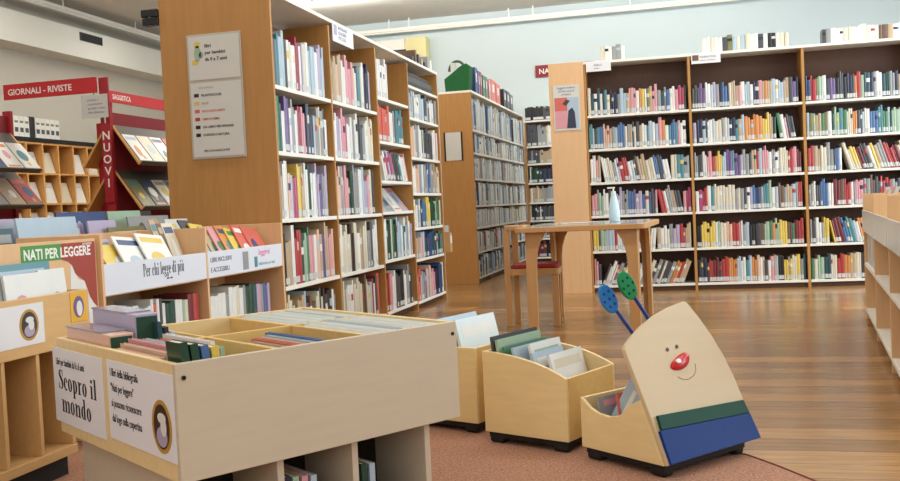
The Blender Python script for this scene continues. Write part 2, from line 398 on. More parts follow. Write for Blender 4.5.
# other side of the bookcase: shelves too
for b in range(4):
    for z in (1.765, 1.35, 0.925, 0.495, 0.085):
        MB().box(AXB + 0.004, -2.826, AY[b] + 0.026, AY[b + 1] - 0.016, z - 0.026, z, WHITE).build('shelf', ca)
cl = MB().box(AX + 0.0055, AX + 0.0075, 6.42, 6.86, 2.20, 2.345, PAPER).build('label_card', ca)
cl['label'] = 'white printed card on the top edge'
mb = MB(); Mw = frameM((AX + 0.0077, 6.44, 2.20), (0, 1, 0), (0, 0, 1))
mb.box(0.01, 0.07, 0.05, 0.125, 0, 0.0005, BM['lilac'], Mw)
for i, s in enumerate(('IMPARARE', 'LEGGERE', 'PICCOLI')): mb.text(s, 0.034, Mw @ T(0.10, 0.10 - i * 0.036), BM['dkblue'], 1.2)
mb.build('lettering', cl)

SEQA = [
 ['pink teal pblue pblue white dkgrey white crimson white lilac white pink pblue pblue white lilac pblue grey lilac',
  'green dteal dkblue purple white grey white crimson pink navy navy navy white grey cream grey white dkgrey cream',
  'tan white peach pblue magenta yellow tan white dkgreen white white lilac purple grey lilac tan cream',
  'black tan white red red dkgreen pgreen green pink white peach tan purple tan pink peach orange',
  'cream tan brown cream dkbrown grey'],
 ['tan peach tan white pink pink pink white teal white navy navy lilac lilac',
  'white lilac pink magenta white grey white dkgrey grey white cream cream grey',
  'peach grey pink dkgreen black grey white white lilac pink dkgrey white peach',
  'white cream cream dkbrown cream white tan cream grey dkgrey white cream cream',
  'grey cream white cream cream brown cream red white coral pink']]
BAYN = ['first bay of the tall left bookcase', 'second bay of the tall left bookcase', 'third bay of the tall left bookcase', 'farthest bay of the tall left bookcase']
for b in range(2):
    for k, z in enumerate(AZS[b]):
        mx = (2.31 if k == 0 else AZS[b][k - 1] - 0.03) - z
        mx = min(mx, 0.40)
        row((AX, 0, 0), (0, 1, 0), AY[b] + 0.03, AY[b + 1] - 0.015, z + 0.0005, mx, SEQA[b][k],
            f"{['top', 'second', 'third', 'fourth', 'bottom'][k]} shelf, {BAYN[b]}", f"books in the {BAYN[b].split(' of ')[0]} of the left bookcase",
            th=(0.018, 0.05), hh=(0.66, 0.94), dd=(0.2, 0.26), endgap=random.uniform(0.04, 0.12), setback=0.012, labels=0.55)
S3 = [(0, 'white white white white', 0.55, None), (1, 'coral coral coral white dkgrey teal teal pblue yellow', 0.12, None), (2, 'grey white magenta magenta dkgrey teal white pink', 0.02, (0.05, 1, -26)),
      (4, 'white dkgreen green dkgreen pblue teal white white lilac', 0.03, None), (5, 'red pink white dkgrey black white grey dkgrey white', 0.08, None)]
for k, seq, eg, ln in S3:
    z = AZS[2][k]; mx = min((2.31 if k == 0 else AZS[2][k - 1] - 0.03) - z, 0.37)
    row((AX, 0, 0), (0, 1, 0), AY[2] + 0.015, AY[3] - 0.015, z + 0.0005, mx, seq, f"{['top', 'second', 'third', '', 'fifth', 'bottom'][k]} shelf, {BAYN[2]}",
        'books in the third bay of the left bookcase', th=(0.024, 0.055), hh=(0.72, 0.94), dd=(0.2, 0.25), lean=ln, endgap=eg, setback=0.01, labels=0.5)
S4 = [(1, 'grey white pblue dkgrey white grey'), (2, 'peach grey white dteal dkgrey dkgrey white pink'), (3, 'white peach pblue grey blue grey tan cream'),
      (4, 'white dkgrey blue yellow dkgreen green dkgreen'), (5, 'tan pink dteal dkblue dteal dkgreen teal'), (6, 'coral grey pink peach pink navy dkblue white')]
for k, seq in S4:
    z = AZS[3][k]; mx = min(AZS[3][k - 1] - 0.03 - z, 0.33)
    row((AX, 0, 0), (0, 1, 0), AY[3] + 0.015, AY[4] - 0.02, z + 0.0005, mx, seq, f"{['top', 'second', 'third', 'fourth', 'fifth', 'sixth', 'bottom'][k]} shelf, {BAYN[3]}",
        'books in the farthest bay of the left bookcase', th=(0.022, 0.05), hh=(0.70, 0.95), dd=(0.18, 0.25), endgap=0.02, setback=0.004, labels=0.5)

# ---------------------------------------------------------------- second bookcase, farther along the same line
BY = [11.0, 11.93, 12.87, 13.81, 14.75]; BZS = [1.88, 1.60, 1.287, 0.958, 0.69, 0.389, 0.083]
cb = thing('bookcase', 'narrower beech bookcase with green bag and coloured boxes on top', 'bookcase')
MB().box(-2.84, AX, 11.0, 11.025, 0, 2.32, BEECH).build('end_panel', cb, bevel=0.002)
MB().box(-2.84, AX, 14.735, 14.76, 0, 2.32, BEECH).build('end_panel', cb)
for y in BY[1:4]: MB().box(-2.82, AX - 0.04, y - 0.012, y + 0.012, 0.0, 2.295, BEECH).build('upright', cb)
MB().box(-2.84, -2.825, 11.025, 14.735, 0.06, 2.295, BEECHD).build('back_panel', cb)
MB().box(-2.84, AX + 0.004, 11.0, 14.76, 2.3205, 2.346, WHITE).build('top_board', cb)
MB().box(-2.80, AX - 0.05, 11.03, 14.73, 0, 0.05, DARKW).build('plinth', cb)
for b in range(4):
    for z in BZS: MB().box(-2.824, AX - 0.002, BY[b] + (0.026 if b == 0 else 0.0125), BY[b + 1] - (0.016 if b == 3 else 0.0125), z - 0.026, z, WHITE).build('shelf', cb)
BSEQ = ['pblue dkblue blue ice pblue white ice pblue white grey white pblue cream', 'navy ice pblue blue white cream ice pblue white dkgrey pblue', 'white pblue ice white grey blue cream white pblue ice lilac white',
        'pblue navy ice white pblue grey white ice dkgrey black pblue white', 'white pblue white ice pblue white cream ice navy white pblue yellow', 'white pblue ice peach brown pink ice white dkgrey pblue', 'navy dkgrey pblue dkblue ice navy white grey blue black pblue']
for b in range(4):
    for k, z in enumerate(BZS):
        mx = (2.29 if k == 0 else BZS[k - 1] - 0.03) - z
        s = BSEQ[k].split(); s = s[b * 2:] + s[:b * 2]
        row((AX, 0, 0), (0, 1, 0), BY[b] + 0.03, BY[b + 1] - 0.016, z + 0.0005, mx, ' '.join(s), f"{ordinal(k + 1)} shelf of the second bookcase", 'books in the second bookcase',
            th=(0.02, 0.05), hh=(0.72, 0.94), endgap=random.uniform(0, 0.08), setback=-0.002, labels=0.6)

# ---------------------------------------------------------------- corner bookcase facing the viewer
cd = thing('bookcase', 'narrow corner bookcase between second bookcase and pale panel, full of dark books', 'bookcase')
DZS = [1.857, 1.58, 1.27, 0.958, 0.67, 0.38, 0.08]
DX0, DX1, DY = -2.42, -1.40, 14.80
MB().box(DX0, DX0 + 0.022, DY, DY + 0.3, 0, 2.24, BEECH).build('side_panel', cd)
MB().box(DX1 - 0.022, DX1, DY, DY + 0.3, 0, 2.24, BEECH).build('side_panel', cd)
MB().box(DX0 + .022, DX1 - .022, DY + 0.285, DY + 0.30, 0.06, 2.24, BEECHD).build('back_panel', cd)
MB().box(DX0, DX1, DY - 0.003, DY + 0.3, 2.2405, 2.266, WHITE).build('top_board', cd)
MB().box(DX0 + .03, DX1 - .03, DY + 0.05, DY + 0.28, 0, 0.05, DARKW).build('plinth', cd)
for z in DZS: MB().box(DX0 + 0.0225, DX1 - 0.0225, DY, DY + 0.284, z - 0.026, z, WHITE).build('shelf', cd)
DSEQ = ['dkgrey grey white navy dkgrey white', 'dkgrey tan white cream white', 'dkgreen navy dkgrey black navy', 'tan grey white tan cream', 'black dkgrey white tan navy', 'grey dkgrey white black', 'dkred black dkgrey white', 'black dkgrey navy black']
for k, z in enumerate(DZS):
    row((0, DY, 0), (1, 0, 0), DX0 + 0.026, DX1 - 0.026, z + 0.0005, (2.23 if k == 0 else DZS[k - 1] - 0.03) - z, DSEQ[k], f"{ordinal(k + 1)} shelf of the corner bookcase", 'books in the corner bookcase', th=(0.015, 0.03), hh=(0.75, 0.94))
row((0, DY, 0), (1, 0, 0), DX0 + 0.01, DX1 - 0.01, 2.267, 0.24, DSEQ[7], 'top of the corner bookcase', 'books on the corner bookcase', th=(0.03, 0.05), hh=(0.8, 0.95))

# ---------------------------------------------------------------- bookcase behind the pale end panel
ce = thing('bookcase', 'bookcase seen end-on as pale beech panel with a red and white poster', 'bookcase')
MB().box(-1.292, -0.938, 9.56, 9.585, 0, 2.362, PEACH).build('end_panel', ce, bevel=0.002)
MB().box(-1.292, -0.938, 13.6, 13.625, 0, 2.362, PEACH).build('end_panel', ce)
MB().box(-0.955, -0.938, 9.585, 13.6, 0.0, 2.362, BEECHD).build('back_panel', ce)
MB().box(-1.292, -0.956, 9.585, 13.6, 2.335, 2.362, WHITE).build('top_board', ce)
for z in (1.81, 1.465, 1.125, 0.785, 0.42, 0.08): MB().box(-1.29, -0.956, 9.586, 13.599, z - 0.026, z, WHITE).build('shelf', ce)
ps = thing('poster', 'red and white poster with dark figure on the pale end panel', 'poster', (-1.252, 9.558, 1.675))
MB().box(0, 0.268, -0.003, 0.0, 0, 0.462, PAPERG).build('sheet', ps)
mb = MB(); P = frameM((0, -0.0032, 0), (1, 0, 0), (0, 0, 1))
mb.box(0.012, 0.256, 0.02, 0.335, 0, 0.0006, BM['pink'], P)
mb.box(0.14, 0.256, 0.02, 0.335, 0.0006, 0.001, BM['pblue'], P)
mb.box(0.012, 0.14, 0.2, 0.335, 0.0006, 0.001, BM['coral'], P)
mb.prism([(0.13, 0.02), (0.225, 0.02), (0.215, 0.18), (0.19, 0.23), (0.15, 0.2)], 'z', 0.001, 0.0014, BM['navy'], P)
mb.prism([(0.09, 0.27), (0.13, 0.25), (0.17, 0.30), (0.13, 0.315)], 'z', 0.001, 0.0014, BM['dkbrown'], P)
mb.build('print', ps)
mb = MB()
for i, s in enumerate(('Leggere insieme', 'ad alta voce fa', 'crescere')): mb.text(s, 0.03, P @ T(0.134, 0.425 - i * 0.034, 0), BM['dkblue'], 0.95, 'CENTER')
mb.build('lettering', ps)

# ---------------------------------------------------------------- wide bookcase across the back
CO = Vector((-0.930, 9.598, 0)); CA = math.radians(2.071); CT = (math.cos(CA), math.sin(CA)); CS = [0.0, 1.032, 2.106, 3.16]; CZT = 2.36
CZS = [1.812, 1.468, 1.127, 0.787, 0.425, 0.072]
cc = thing('bookcase', 'wide three-bay bookcase across the back, six white shelves packed with novels', 'bookcase', CO, CA)
for i, s in enumerate(CS): MB().box(s - 0.013, s + 0.013, 0, 0.30, 0, CZT - 0.026, BEECH).build('upright', cc, bevel=0.0015)
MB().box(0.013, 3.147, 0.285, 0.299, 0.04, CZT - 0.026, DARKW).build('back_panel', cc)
MB().box(-0.013, 3.173, -0.004, 0.30, CZT - 0.0255, CZT, WHITE).build('top_board', cc, bevel=0.0015)
for b in range(3):
    MB().box(CS[b] + 0.014, CS[b + 1] - 0.014, 0.03, 0.05, 0.0, 0.045, DARKW).build('plinth', cc)
    for z in CZS: MB().box(CS[b] + 0.0135, CS[b + 1] - 0.0135, 0, 0.284, z - 0.024, z, WHITE).build('shelf', cc, bevel=0.0015)
for x0, x1, txt in ((0.02, 0.27, ('GIALLI', 'thriller')), (1.06, 1.34, ('NARRATIVA', 'italiana e straniera'))):
    c = MB().box(x0, x1, -0.0065, -0.0045, 2.255, 2.358, PAPER).build('label_card', cc); c['label'] = 'white printed card on the top edge'
    mb = MB(); P = frameM((x0, -0.0067, 2.255), (1, 0, 0), (0, 0, 1))
    if x0 > 1: mb.box(0.01, 0.07, 0.03, 0.085, 0, 0.0005, BM['brown'], P)
    mb.text(txt[0], 0.026, P @ T(0.08, 0.055), INK, 1.1); mb.text(txt[1], 0.02, P @ T(0.08, 0.025), BM['dkblue'], 1.0)
    mb.build('lettering', c)
SEQC = [[
 'white dteal white dteal white navy teal white dkbrown navy navy navy grey orange tan peach pink pink white orange yellow yellow olive tan pink grey tan dteal grey blue white white pink magenta red pink orange',
 'teal pgreen teal blue grey peach peach tan grey grey blue blue pblue red tan dkgrey dkgrey tan white teal pblue white pblue pink orange tan white teal blue teal pink white cream tan',
 'white pink tan white white cream grey white lilac red red white pblue brown tan tan orange cream blue blue blue white cream cream teal teal grey pblue',
 'pink grey pgreen white dkgrey white pblue lilac purple grey blue purple lilac blue pblue blue dkgrey pink red red white grey tan dkgrey pink crimson magenta',
 'yellow yellow pgreen pblue pblue red white pblue pink dkgrey teal white tan pink white grey tan white cream grey lilac red magenta tan cream',
 'pink dkgrey white magenta grey navy white pgreen pblue white grey cream dkgrey grey dkgrey dkgrey grey orange red tan dkgrey white navy'], [
 'dkgrey white purple white white lilac grey navy blue navy cream tan pink white pblue white navy pink tan orange tan pblue white pblue tan lilac purple navy dkblue',
 'lilac navy pblue pgreen white pblue cream cream cream pblue navy teal tan orange orange orange orange orange orange yellow yellow tan dkgreen green white pink dkgrey lilac lilac pink',
 'grey dkgrey white pink red orange yellow pblue purple teal purple lilac grey dkgrey tan red pblue pink white grey white cream cream red pink dkred black',
 'white magenta red white teal cream cream cream cream cream cream cream cream white lilac blue dkblue blue teal pgreen white tan brown grey tan white grey red pblue',
 'black yellow yellow yellow yellow pgreen cream cream peach red red pink white pblue black black dkgrey brown pgreen green orange pgreen yellow yellow brown green dkred red tan',
 'navy navy dkgrey red dkred black red red orange orange pblue white teal pblue orange peach tan dkgrey pink tan black black yellow yellow cream yellow grey dteal'], [
 'dkblue red olive pgreen white dkgrey purple black dkgrey black navy orange red pgreen dteal navy grey white dteal dkgreen grey navy tan dkgrey navy red peach',
 'olive pgreen tan green olive dkgreen pgreen teal green cream orange dkgrey pblue white blue blue teal green dkgreen pgreen white cream grey tan pgreen',
 'red tan cream grey blue white blue cream yellow dkred dkgrey yellow tan grey red dkred cream grey grey',
 'grey dkgrey blue white dkred brown red white pink grey brown dkgrey red red grey blue dkgrey olive cream',
 'white white yellow yellow dkred blue teal pblue orange tan navy purple dkgrey olive blue tan navy',
 'green pgreen dteal cream red orange tan cream dkbrown brown grey red green teal pgreen white yellow navy']]
LEANC = {(0, 2): (0.1, 0.8, -9), (0, 3): (0.65, 0.9, -10), (0, 5): (0.05, 0.9, 22), (2, 2): (0.3, 0.95, -17), (2, 4): (0.15, 0.9, -12), (1, 1): (0.75, 0.92, -8), (1, 4): (0.0, 0.02, 0), (0, 4): (0.55, 0.62, 6)}
CN = ['left bay', 'middle bay', 'right bay']
for b in range(3):
    for k, z in enumerate(CZS):
        gap_h = (CZT - 0.05 if k == 0 else CZS[k - 1] - 0.028) - z
        mx = min(gap_h, 0.30)
        row(CO, CT, CS[b] + 0.016, CS[b + 1] - 0.016, z + 0.0005, mx, SEQC[b][k], f"{['top', 'second', 'third', 'fourth', 'fifth', 'bottom'][k]} shelf, {CN[b]} of the back bookcase",
            f"books in the {CN[b]} of the back bookcase", th=(0.014, 0.034), hh=(0.66, 0.86), dd=(0.13, 0.18), lean=LEANC.get((b, k)), setback=0.012, endgap=random.choice((0, 0, 0.03)))
for s0, s1, seq, pl in ((0.16, 0.45, 'pblue white pblue grey white brown', 'left'), (1.17, 2.02, 'white cream white dkgrey olive cream white cream white tan white black white cream white', 'middle'), (2.30, 3.10, 'dkgrey white white cream white white cream white brown tan white white grey', 'right')):
    row(CO, CT, s0, s1, CZT + 0.001, 0.19, seq, f"standing on top of the back bookcase, {pl} group", 'books on top of the back bookcase', th=(0.03, 0.05), hh=(0.75, 0.8), labels=0, setback=0.06)

# ---------------------------------------------------------------- place the books: the 300 largest singly, the rest as stuff
SPECS.sort(key=lambda s: -s[0])
rest = MB()
for i, (ar, base, ang, wd, h, d, a, col, lb, ti, lab, grp) in enumerate(SPECS):
    if a > 0: Ml = RY(a) @ T(0, 0, 0); 
    Ml = Matrix.Identity(4)
    if a > 0: Ml = T(0, 0, wd * math.sin(a)) @ RY(a)
    if a < 0: Ml = RY(a)
    if i < 300:
        mb = MB(); book_geo(mb, Ml, wd, h, d, col, lb, ti)
        o = mb.build('book', None, base, ang); tag(o, lab, 'book', grp)
    else:
        book_geo(rest, T(*base) @ RZ(ang) @ Ml, wd, h, d, col, lb, ti)
o = rest.build('shelved_books')
tag(o, 'remaining rows of smaller distant books packed on the bookcase shelves', 'books', None, 'stuff')

# magazines face-up on the third bay's sloped shelf
def cover(name, label, cat, group, M, wd, h, t, base, accents, parent=None):
    """flat picture book or magazine: local x = width, z = height, front faces -y; M places it"""
    mb = MB(); t2 = min(0.002, t * 0.25)
    mb.box(0, wd, 0, t2, 0, h, BM[base]); mb.box(0, wd, t - t2, t, 0, h, BM[base]); mb.box(0, 0.003, t2, t - t2, 0, h, BM[base])
    mb.box(0.003, wd - 0.004, t2, t - t2, 0.003, h - 0.003, CREAMP)
    for kind, u, v, a, b, c in accents:
        if kind == 'r': mb.box(u * wd, a * wd, -0.0006, 0, v * h, b * h, BM[c])
        else:
            n = 16; pts = [(u * wd + a * wd * math.cos(2 * math.pi * k / n), v * h + b * h * math.sin(2 * math.pi * k / n)) for k in range(n)]
            mb.prism(pts, 'y', -0.0011, -0.0003, BM[c])
    o = mb.build(name); o.matrix_world = M; tag(o, label, cat, group)
    return o
def accents(rng, pale=False):
    A = []
    cs = ['ice', 'pblue', 'white', 'grey', 'pgreen', 'ice', 'cream'] if pale else ['pblue', 'white', 'yellow', 'coral', 'green', 'pink', 'teal', 'orange', 'dkblue', 'tan']
    if rng.random() < 0.8: A.append(('r', 0.1, 0.80, 0.9, 0.92, rng.choice(cs)))
    A.append(('e', rng.uniform(0.3, 0.7), rng.uniform(0.35, 0.55), rng.uniform(0.15, 0.28), rng.uniform(0.12, 0.22), rng.choice(cs)))
    if rng.random() < 0.7: A.append(('e', rng.uniform(0.2, 0.8), rng.uniform(0.15, 0.3), 0.1, 0.08, rng.choice(cs)))
    if rng.random() < 0.4: A.append(('r', 0.12, 0.06, 0.88, 0.12, rng.choice(cs)))
    return A
rng = random.Random(5)
# frame for a cover facing +X, tilted back by ang (about Y): local x -> +Y, local -y -> +X
def facePX(x, y, z, tilt, spin=0.0):
    return T(x, y, z) @ RZ(math.pi / 2) @ RX(-tilt) @ RY(spin)
for i, (c, w_) in enumerate((('lilac', 0.21), ('grey', 0.21), ('white', 0.21), ('lilac', 0.2))):
    cover('magazine', f'glossy {CNAME[c]} magazine, {ordinal(i + 1)} from left, sloped fourth shelf of third bay of left bookcase', 'magazine', 'magazines on the sloped shelf', facePX(-2.47, 7.43 + i * 0.217, 0.938, math.radians(38)), w_, 0.27, 0.006, c, accents(rng))

# ---------------------------------------------------------------- notice on the tall bookcase's end panel
nt_ = thing('notice_holder', 'grey framed notice in two sheets on the tall bookcase end panel', 'notice', (-3.012, 5.364, 1.325))
MB().box(0, 0.375, -0.006, 0.0, 0.0, 0.785, mat('grey_frame', (182, 178, 166), 0.35, 0.03)).build('frame', nt_, bevel=0.002)
MB().box(0.014, 0.361, -0.008, -0.006, 0.500, 0.772, PAPERG).build('upper_sheet', nt_)
MB().box(0.014, 0.361, -0.008, -0.006, 0.015, 0.480, PAPERG).build('lower_sheet', nt_)
P = frameM((0, -0.0082, 0), (1, 0, 0), (0, 0, 1)); mb = MB()
for cx, cy, rx, ry, c in ((0.075, 0.665, 0.024, 0.05, 'pgreen'), (0.075, 0.72, 0.02, 0.02, 'yellow'), (0.055, 0.61, 0.022, 0.016, 'yellow'), (0.10, 0.655, 0.014, 0.02, 'grey')):
    mb.prism([(cx + rx * math.cos(t * math.pi / 8), cy + ry * math.sin(t * math.pi / 8)) for t in range(16)], 'z', 0, 0.0006, BM[c], P)
mb.build('picture', nt_)
mb = MB()
for i, s in enumerate(('libri', 'per bambini', 'da 0 a 7 anni')): mb.text(s, 0.03, P @ T(0.125, 0.70 - i * 0.042), INK, 1.0, bold=0.0006)
mb.build('lettering', nt_); mb = MB()
ys = 0.395
for i, (s, c) in enumerate((('FILASTROCCHE', 'navy'), ('FIABE', 'yellow'), ('RACCONTI BREVI', 'coral'), ('LIBRI IN RIMA', 'red'), ('UN LIBRO PER PENSARE', 'black'), ('SCIENZA E NATURA', 'black'))):
    MB().box(0.035, 0.068, ys - 0.003 - i * 0.05, ys + 0.019 - i * 0.05, 0, 0.0006, BM[c], P).build('colour_square', nt_)
    MB().text(s, 0.021, P @ T(0.085, ys - i * 0.05), BM[c] if c in ('coral', 'red') else (BM['tan'] if c == 'yellow' else INK), 0.95, bold=0.0004).build('lettering', nt_)
MB().text('PER CHI LEGGE DI PIU\'', 0.019, P @ T(0.085, 0.045), INK, 0.95, bold=0.0003).build('lettering', nt_)
MB().text('GLI SCAFFALI', 0.017, P @ T(0.07, 0.445), BM['tan'], 1.0).build('lettering', nt_)
# unidentified black box, shaped as a clamp-on piece, on the panel's left edge
bl = thing('clamp_fixture', 'black boxy spotlight clamped to the left edge of the notice panel', 'fixture', (-3.2, 5.38, 2.2))
MB().box(-0.12, -0.003, -0.03, 0.03, 0.05, 0.10, BLACKM).build('fixture_body', bl, bevel=0.006)
MB().box(-0.115, -0.002, -0.026, 0.026, 0.0, 0.044, BLACKM).build('bracket', bl, bevel=0.004)
MB().tube((-0.06, -0.02, 0.043), (-0.06, -0.02, 0.051), 0.012, GREYM).build('knob', bl)

# ---------------------------------------------------------------- things on and beside the bookcases
def boxfile(label, name, y0, y1, h, c, group='box files on the second bookcase'):
    b = thing(name, label, 'box', (AX - 0.02, y0, 2.347), 0, group)
    MB().box(-0.25, 0, 0, y1 - y0, 0, h, BM[c]).build('case', b, bevel=0.004)
    MB().box(0.0002, 0.0012, (y1 - y0) * 0.3, (y1 - y0) * 0.7, h * 0.45, h * 0.8, PAPER).build('spine_label', b)
boxfile('blue box file beside the green bag on the second bookcase', 'box_file', 11.40, 11.55, 0.33, 'dkblue')
boxfile('purple box file between blue and red files on second bookcase', 'box_file', 11.58, 11.68, 0.31, 'purple')
boxfile('crimson box file left of the green ones on second bookcase', 'box_file', 11.70, 11.80, 0.31, 'crimson')
boxfile('green box file, left of two on the second bookcase', 'box_file', 11.86, 11.99, 0.29, 'green')
boxfile('green box file, right of two on the second bookcase', 'box_file', 12.02, 12.15, 0.29, 'green')
boxfile('pink box file before the coral ones on second bookcase', 'box_file', 12.25, 12.36, 0.28, 'pink')
boxfile('coral red box file, left of two on the second bookcase', 'box_file', 12.38, 12.70, 0.30, 'coral')
boxfile('coral red box file, right of two on the second bookcase', 'box_file', 12.73, 13.02, 0.29, 'coral')
boxfile('black box file, nearest of three past the coral files', 'box_file', 13.30, 13.50, 0.27, 'black')
boxfile('black box file, middle of three past the coral files', 'box_file', 13.54, 13.78, 0.27, 'black')
boxfile('black box file, farthest of three past the coral files', 'box_file', 13.82, 14.05, 0.25, 'dkgrey')
gb = thing('tote_bag', 'dark green bag with curved handle on top of the second bookcase', 'bag', (-2.62, 11.16, 2.347))
mb = MB(); mb.prism([(-0.14, 0), (0.15, 0), (0.17, 0.30), (0.13, 0.335), (0.05, 0.30), (-0.06, 0.22), (-0.15, 0.16)], 'y', -0.10, 0.10, mat('green_fabric', (26, 92, 44), 0.8, 0.12, 12))
mb.build('bag_body', gb, bevel=0.008)
mb = MB()
pts = [(0.10 * math.cos(t) - 0.005, 0.26 + 0.12 * math.sin(t)) for t in [math.pi * k / 12 for k in range(13)]]
for (x0, z0), (x1, z1) in zip(pts, pts[1:]): mb.tube((x0, 0, z0), (x1, 0, z1), 0.016, mat('olive_handle', (72, 92, 66), 0.7, 0.1))
mb.build('handle', gb)
mb = MB(); mb.box(-0.08, -0.02, -0.03, 0.04, 0.2, 0.36, PAPERG); mb.build('contents', gb)
# dark folders lying in and on the far end of the tall bookcase
for i, (y, z, c) in enumerate(((8.36, 2.1055, 'black'), (8.40, 2.146, 'dkgrey'), (8.38, 2.1965, 'black'))):
    o = MB().box(-0.30, 0, 0, 0.92 - i * 0.06, 0, 0.04 + 0.01 * (i % 2), BLACKM if c == 'black' else BM[c]).build('folder', None, (AX - 0.012 - 0.01 * i, y, z), 0.0, 0.004)
    tag(o, f"{['black folder at the bottom', 'charcoal folder in the middle', 'black folder on the top'][i]} of the pile in the farthest bay, left bookcase", 'folder', 'folders lying in the farthest bay')
for i in range(7):
    c = ['dkgrey', 'brown', 'dkgrey', 'tan', 'black', 'grey', 'white'][i]
    cover('folder', f"{CNAME[c]} folder standing on the tall bookcase's far end, {ordinal(i + 1)} from left", 'folder', 'folders on the far end of the tall bookcase', T(AX - 0.015, 8.62 + i * 0.11, AZ + 0.027) @ RZ(math.pi), 0.2, 0.05 + 0.025 * ((i * 3) % 4), 0.05, c, [])
fn = thing('framed_notice', 'small white notice with black side bars on the second bookcase end', 'notice', (-2.79, 10.999, 1.51))
MB().box(0.016, 0.212, -0.006, 0, 0, 0.34, PAPERG).build('sheet', fn)
for x in (0, 0.2125): MB().box(x, x + 0.0155, -0.012, 0, -0.006, 0.346, BLACKM).build('side_bar', fn)
bh = thing('brochure_box', 'tan wooden brochure box hung on the far end of the tall bookcase', 'brochure box', (-2.515, 9.4155, 0.48))
mb = MB(); mb.box(0, 0.14, 0.0, 0.010, 0, 0.21, CARD); mb.box(0, 0.14, 0.08, 0.09, 0, 0.19, CARD); mb.box(0, 0.01, 0.01, 0.08, 0, 0.2, CARD); mb.box(0.13, 0.14, 0.01, 0.08, 0, 0.2, CARD); mb.box(0.01, 0.13, 0.01, 0.08, 0, 0.01, CARD)
mb.build('box', bh)
MB().box(0.1402, 0.1412, 0.015, 0.08, 0.09, 0.17, PAPER).build('paper_label', bh)
mb = MB(); mb.box(0.03, 0.12, 0.02, 0.03, 0.012, 0.28, BM['white']); mb.box(0.02, 0.11, 0.04, 0.05, 0.012, 0.25, BM['crimson']); mb.box(0.03, 0.12, 0.06, 0.07, 0.012, 0.27, BM['grey'])
mb.build('brochures', bh)

# air conditioner and wall sign on the back wall
ac = thing('air_conditioner', 'cream air conditioner with black slot high on the back wall', 'air conditioner', (-5.4, 15.295, 3.40))
MB().box(0, 0.98, -0.24, 0, 0.0, 0.40, SOFF).build('casing', ac, bevel=0.01)
MB().box(0.985, 1.35, -0.25, 0, -0.02, 0.41, CREAMAC).build('side_casing', ac, bevel=0.01)
MB().box(0.35, 1.0, -0.256, -0.2405, 0.16, 0.22, BLACKM).build('air_slot', ac)
sg = thing('wall_sign', 'dark red wall sign half hidden behind the pale end panel', 'sign', (-2.275, 15.295, 3.005))
MB().box(0, 0.95, -0.02, 0, 0, 0.195, REDD).build('board', sg)
MB().text('NARRATIVA', 0.12, frameM((0.055, -0.0205, 0.055), (1, 0, 0), (0, 0, 1)), CRW, 1.0, bold=0.002).build('lettering', sg)

# ---------------------------------------------------------------- table, chair, bottle
TA = math.radians(-3)
tb = thing('table', 'beech table with grey laminate top beside the pale panel', 'table', (-0.70, 7.25, 0), TA)
def rrect(hw, hd, r, n=5):
    P = []
    for cx, cy, a0 in ((hw - r, -hd + r, -90), (hw - r, hd - r, 0), (-hw + r, hd - r, 90), (-hw + r, -hd + r, 180)):
        for k in range(n + 1):
            t = math.radians(a0 + 90 * k / n); P.append((cx + r * math.cos(t), cy + r * math.sin(t)))
    return P
MB().prism(rrect(0.475, 0.60, 0.05), 'z', 0.735, 0.772, TABLEW).build('edge_band', tb, bevel=0.004)
MB().prism(rrect(0.445, 0.575, 0.045), 'z', 0.7723, 0.7755, GLOSS).build('table_top', tb)
def leg_geo(sx, sy):
    mb = MB(); t = 0.034
    prof = [(0.0, 0.0), (0.072, 0.0), (0.076, 0.50), (0.084, 0.58), (0.108, 0.66), (0.155, 0.7345), (0.0, 0.7345)]
    x0, y0 = 0.405 * sx, 0.54 * sy
    mb.prism([(x0 - sx * u, z) for u, z in prof], 'y', y0 - sy * t, y0, TABLEW)
    mb.prism([(y0 - sy * (t + 0.0005 + u), z) for u, z in prof], 'x', x0 - sx * t, x0, TABLEW)
    return mb
for sx in (-1, 1):
    for sy in (-1, 1): leg_geo(sx, sy).build('leg', tb, bevel=0.003)
ch = thing('chair', 'beech tub chair with red cushion tucked in at the table', 'chair', (-1.13, 7.18, 0), math.radians(4))
for x, y, hgt in ((-0.215, -0.06, 0.745), (-0.17, 0.13, 0.745), (0.155, -0.125, 0.40), (0.155, 0.13, 0.40)):
    MB().box(x - 0.024, x + 0.024, y - 0.022, y + 0.022, 0, hgt, TABLEW).build('leg', ch, bevel=0.004)
MB().prism(rrect(0.19, 0.165, 0.03), 'z', 0.401, 0.45, TABLEW).build('seat_frame', ch, bevel=0.003)
MB().prism(rrect(0.18, 0.155, 0.04), 'z', 0.4505, 0.482, SEATR).build('cushion', ch, bevel=0.008)
ring = []
for k in range(17):
    t = math.radians(112 + 136 * k / 16); ring.append((0.03 + 0.27 * math.cos(t), 0.19 * math.sin(t)))
inner = [(0.03 + (x - 0.03) * 0.74, y * 0.74) for x, y in ring]
MB().prism(ring + inner[::-1], 'z', 0.7455, 0.782, TABLEW).build('back_rail', ch, bevel=0.005)
bt = thing('pump_bottle', 'tall pale blue white pump bottle standing on the table', 'bottle', (-0.515, 7.22, 0.776))
mb = MB(); mb.lathe([(0.038, 0), (0.042, 0.006), (0.042, 0.06), (0.036, 0.13), (0.026, 0.18), (0.018, 0.205), (0.015, 0.215)], BOTTLE); mb.build('bottle_body', bt, smooth=True)
mb = MB(); mb.lathe([(0.017, 0.215), (0.017, 0.235), (0.006, 0.237), (0.006, 0.258)], WHITE); mb.box(-0.045, 0.012, -0.008, 0.008, 0.256, 0.268, WHITE); mb.build('pump', bt)
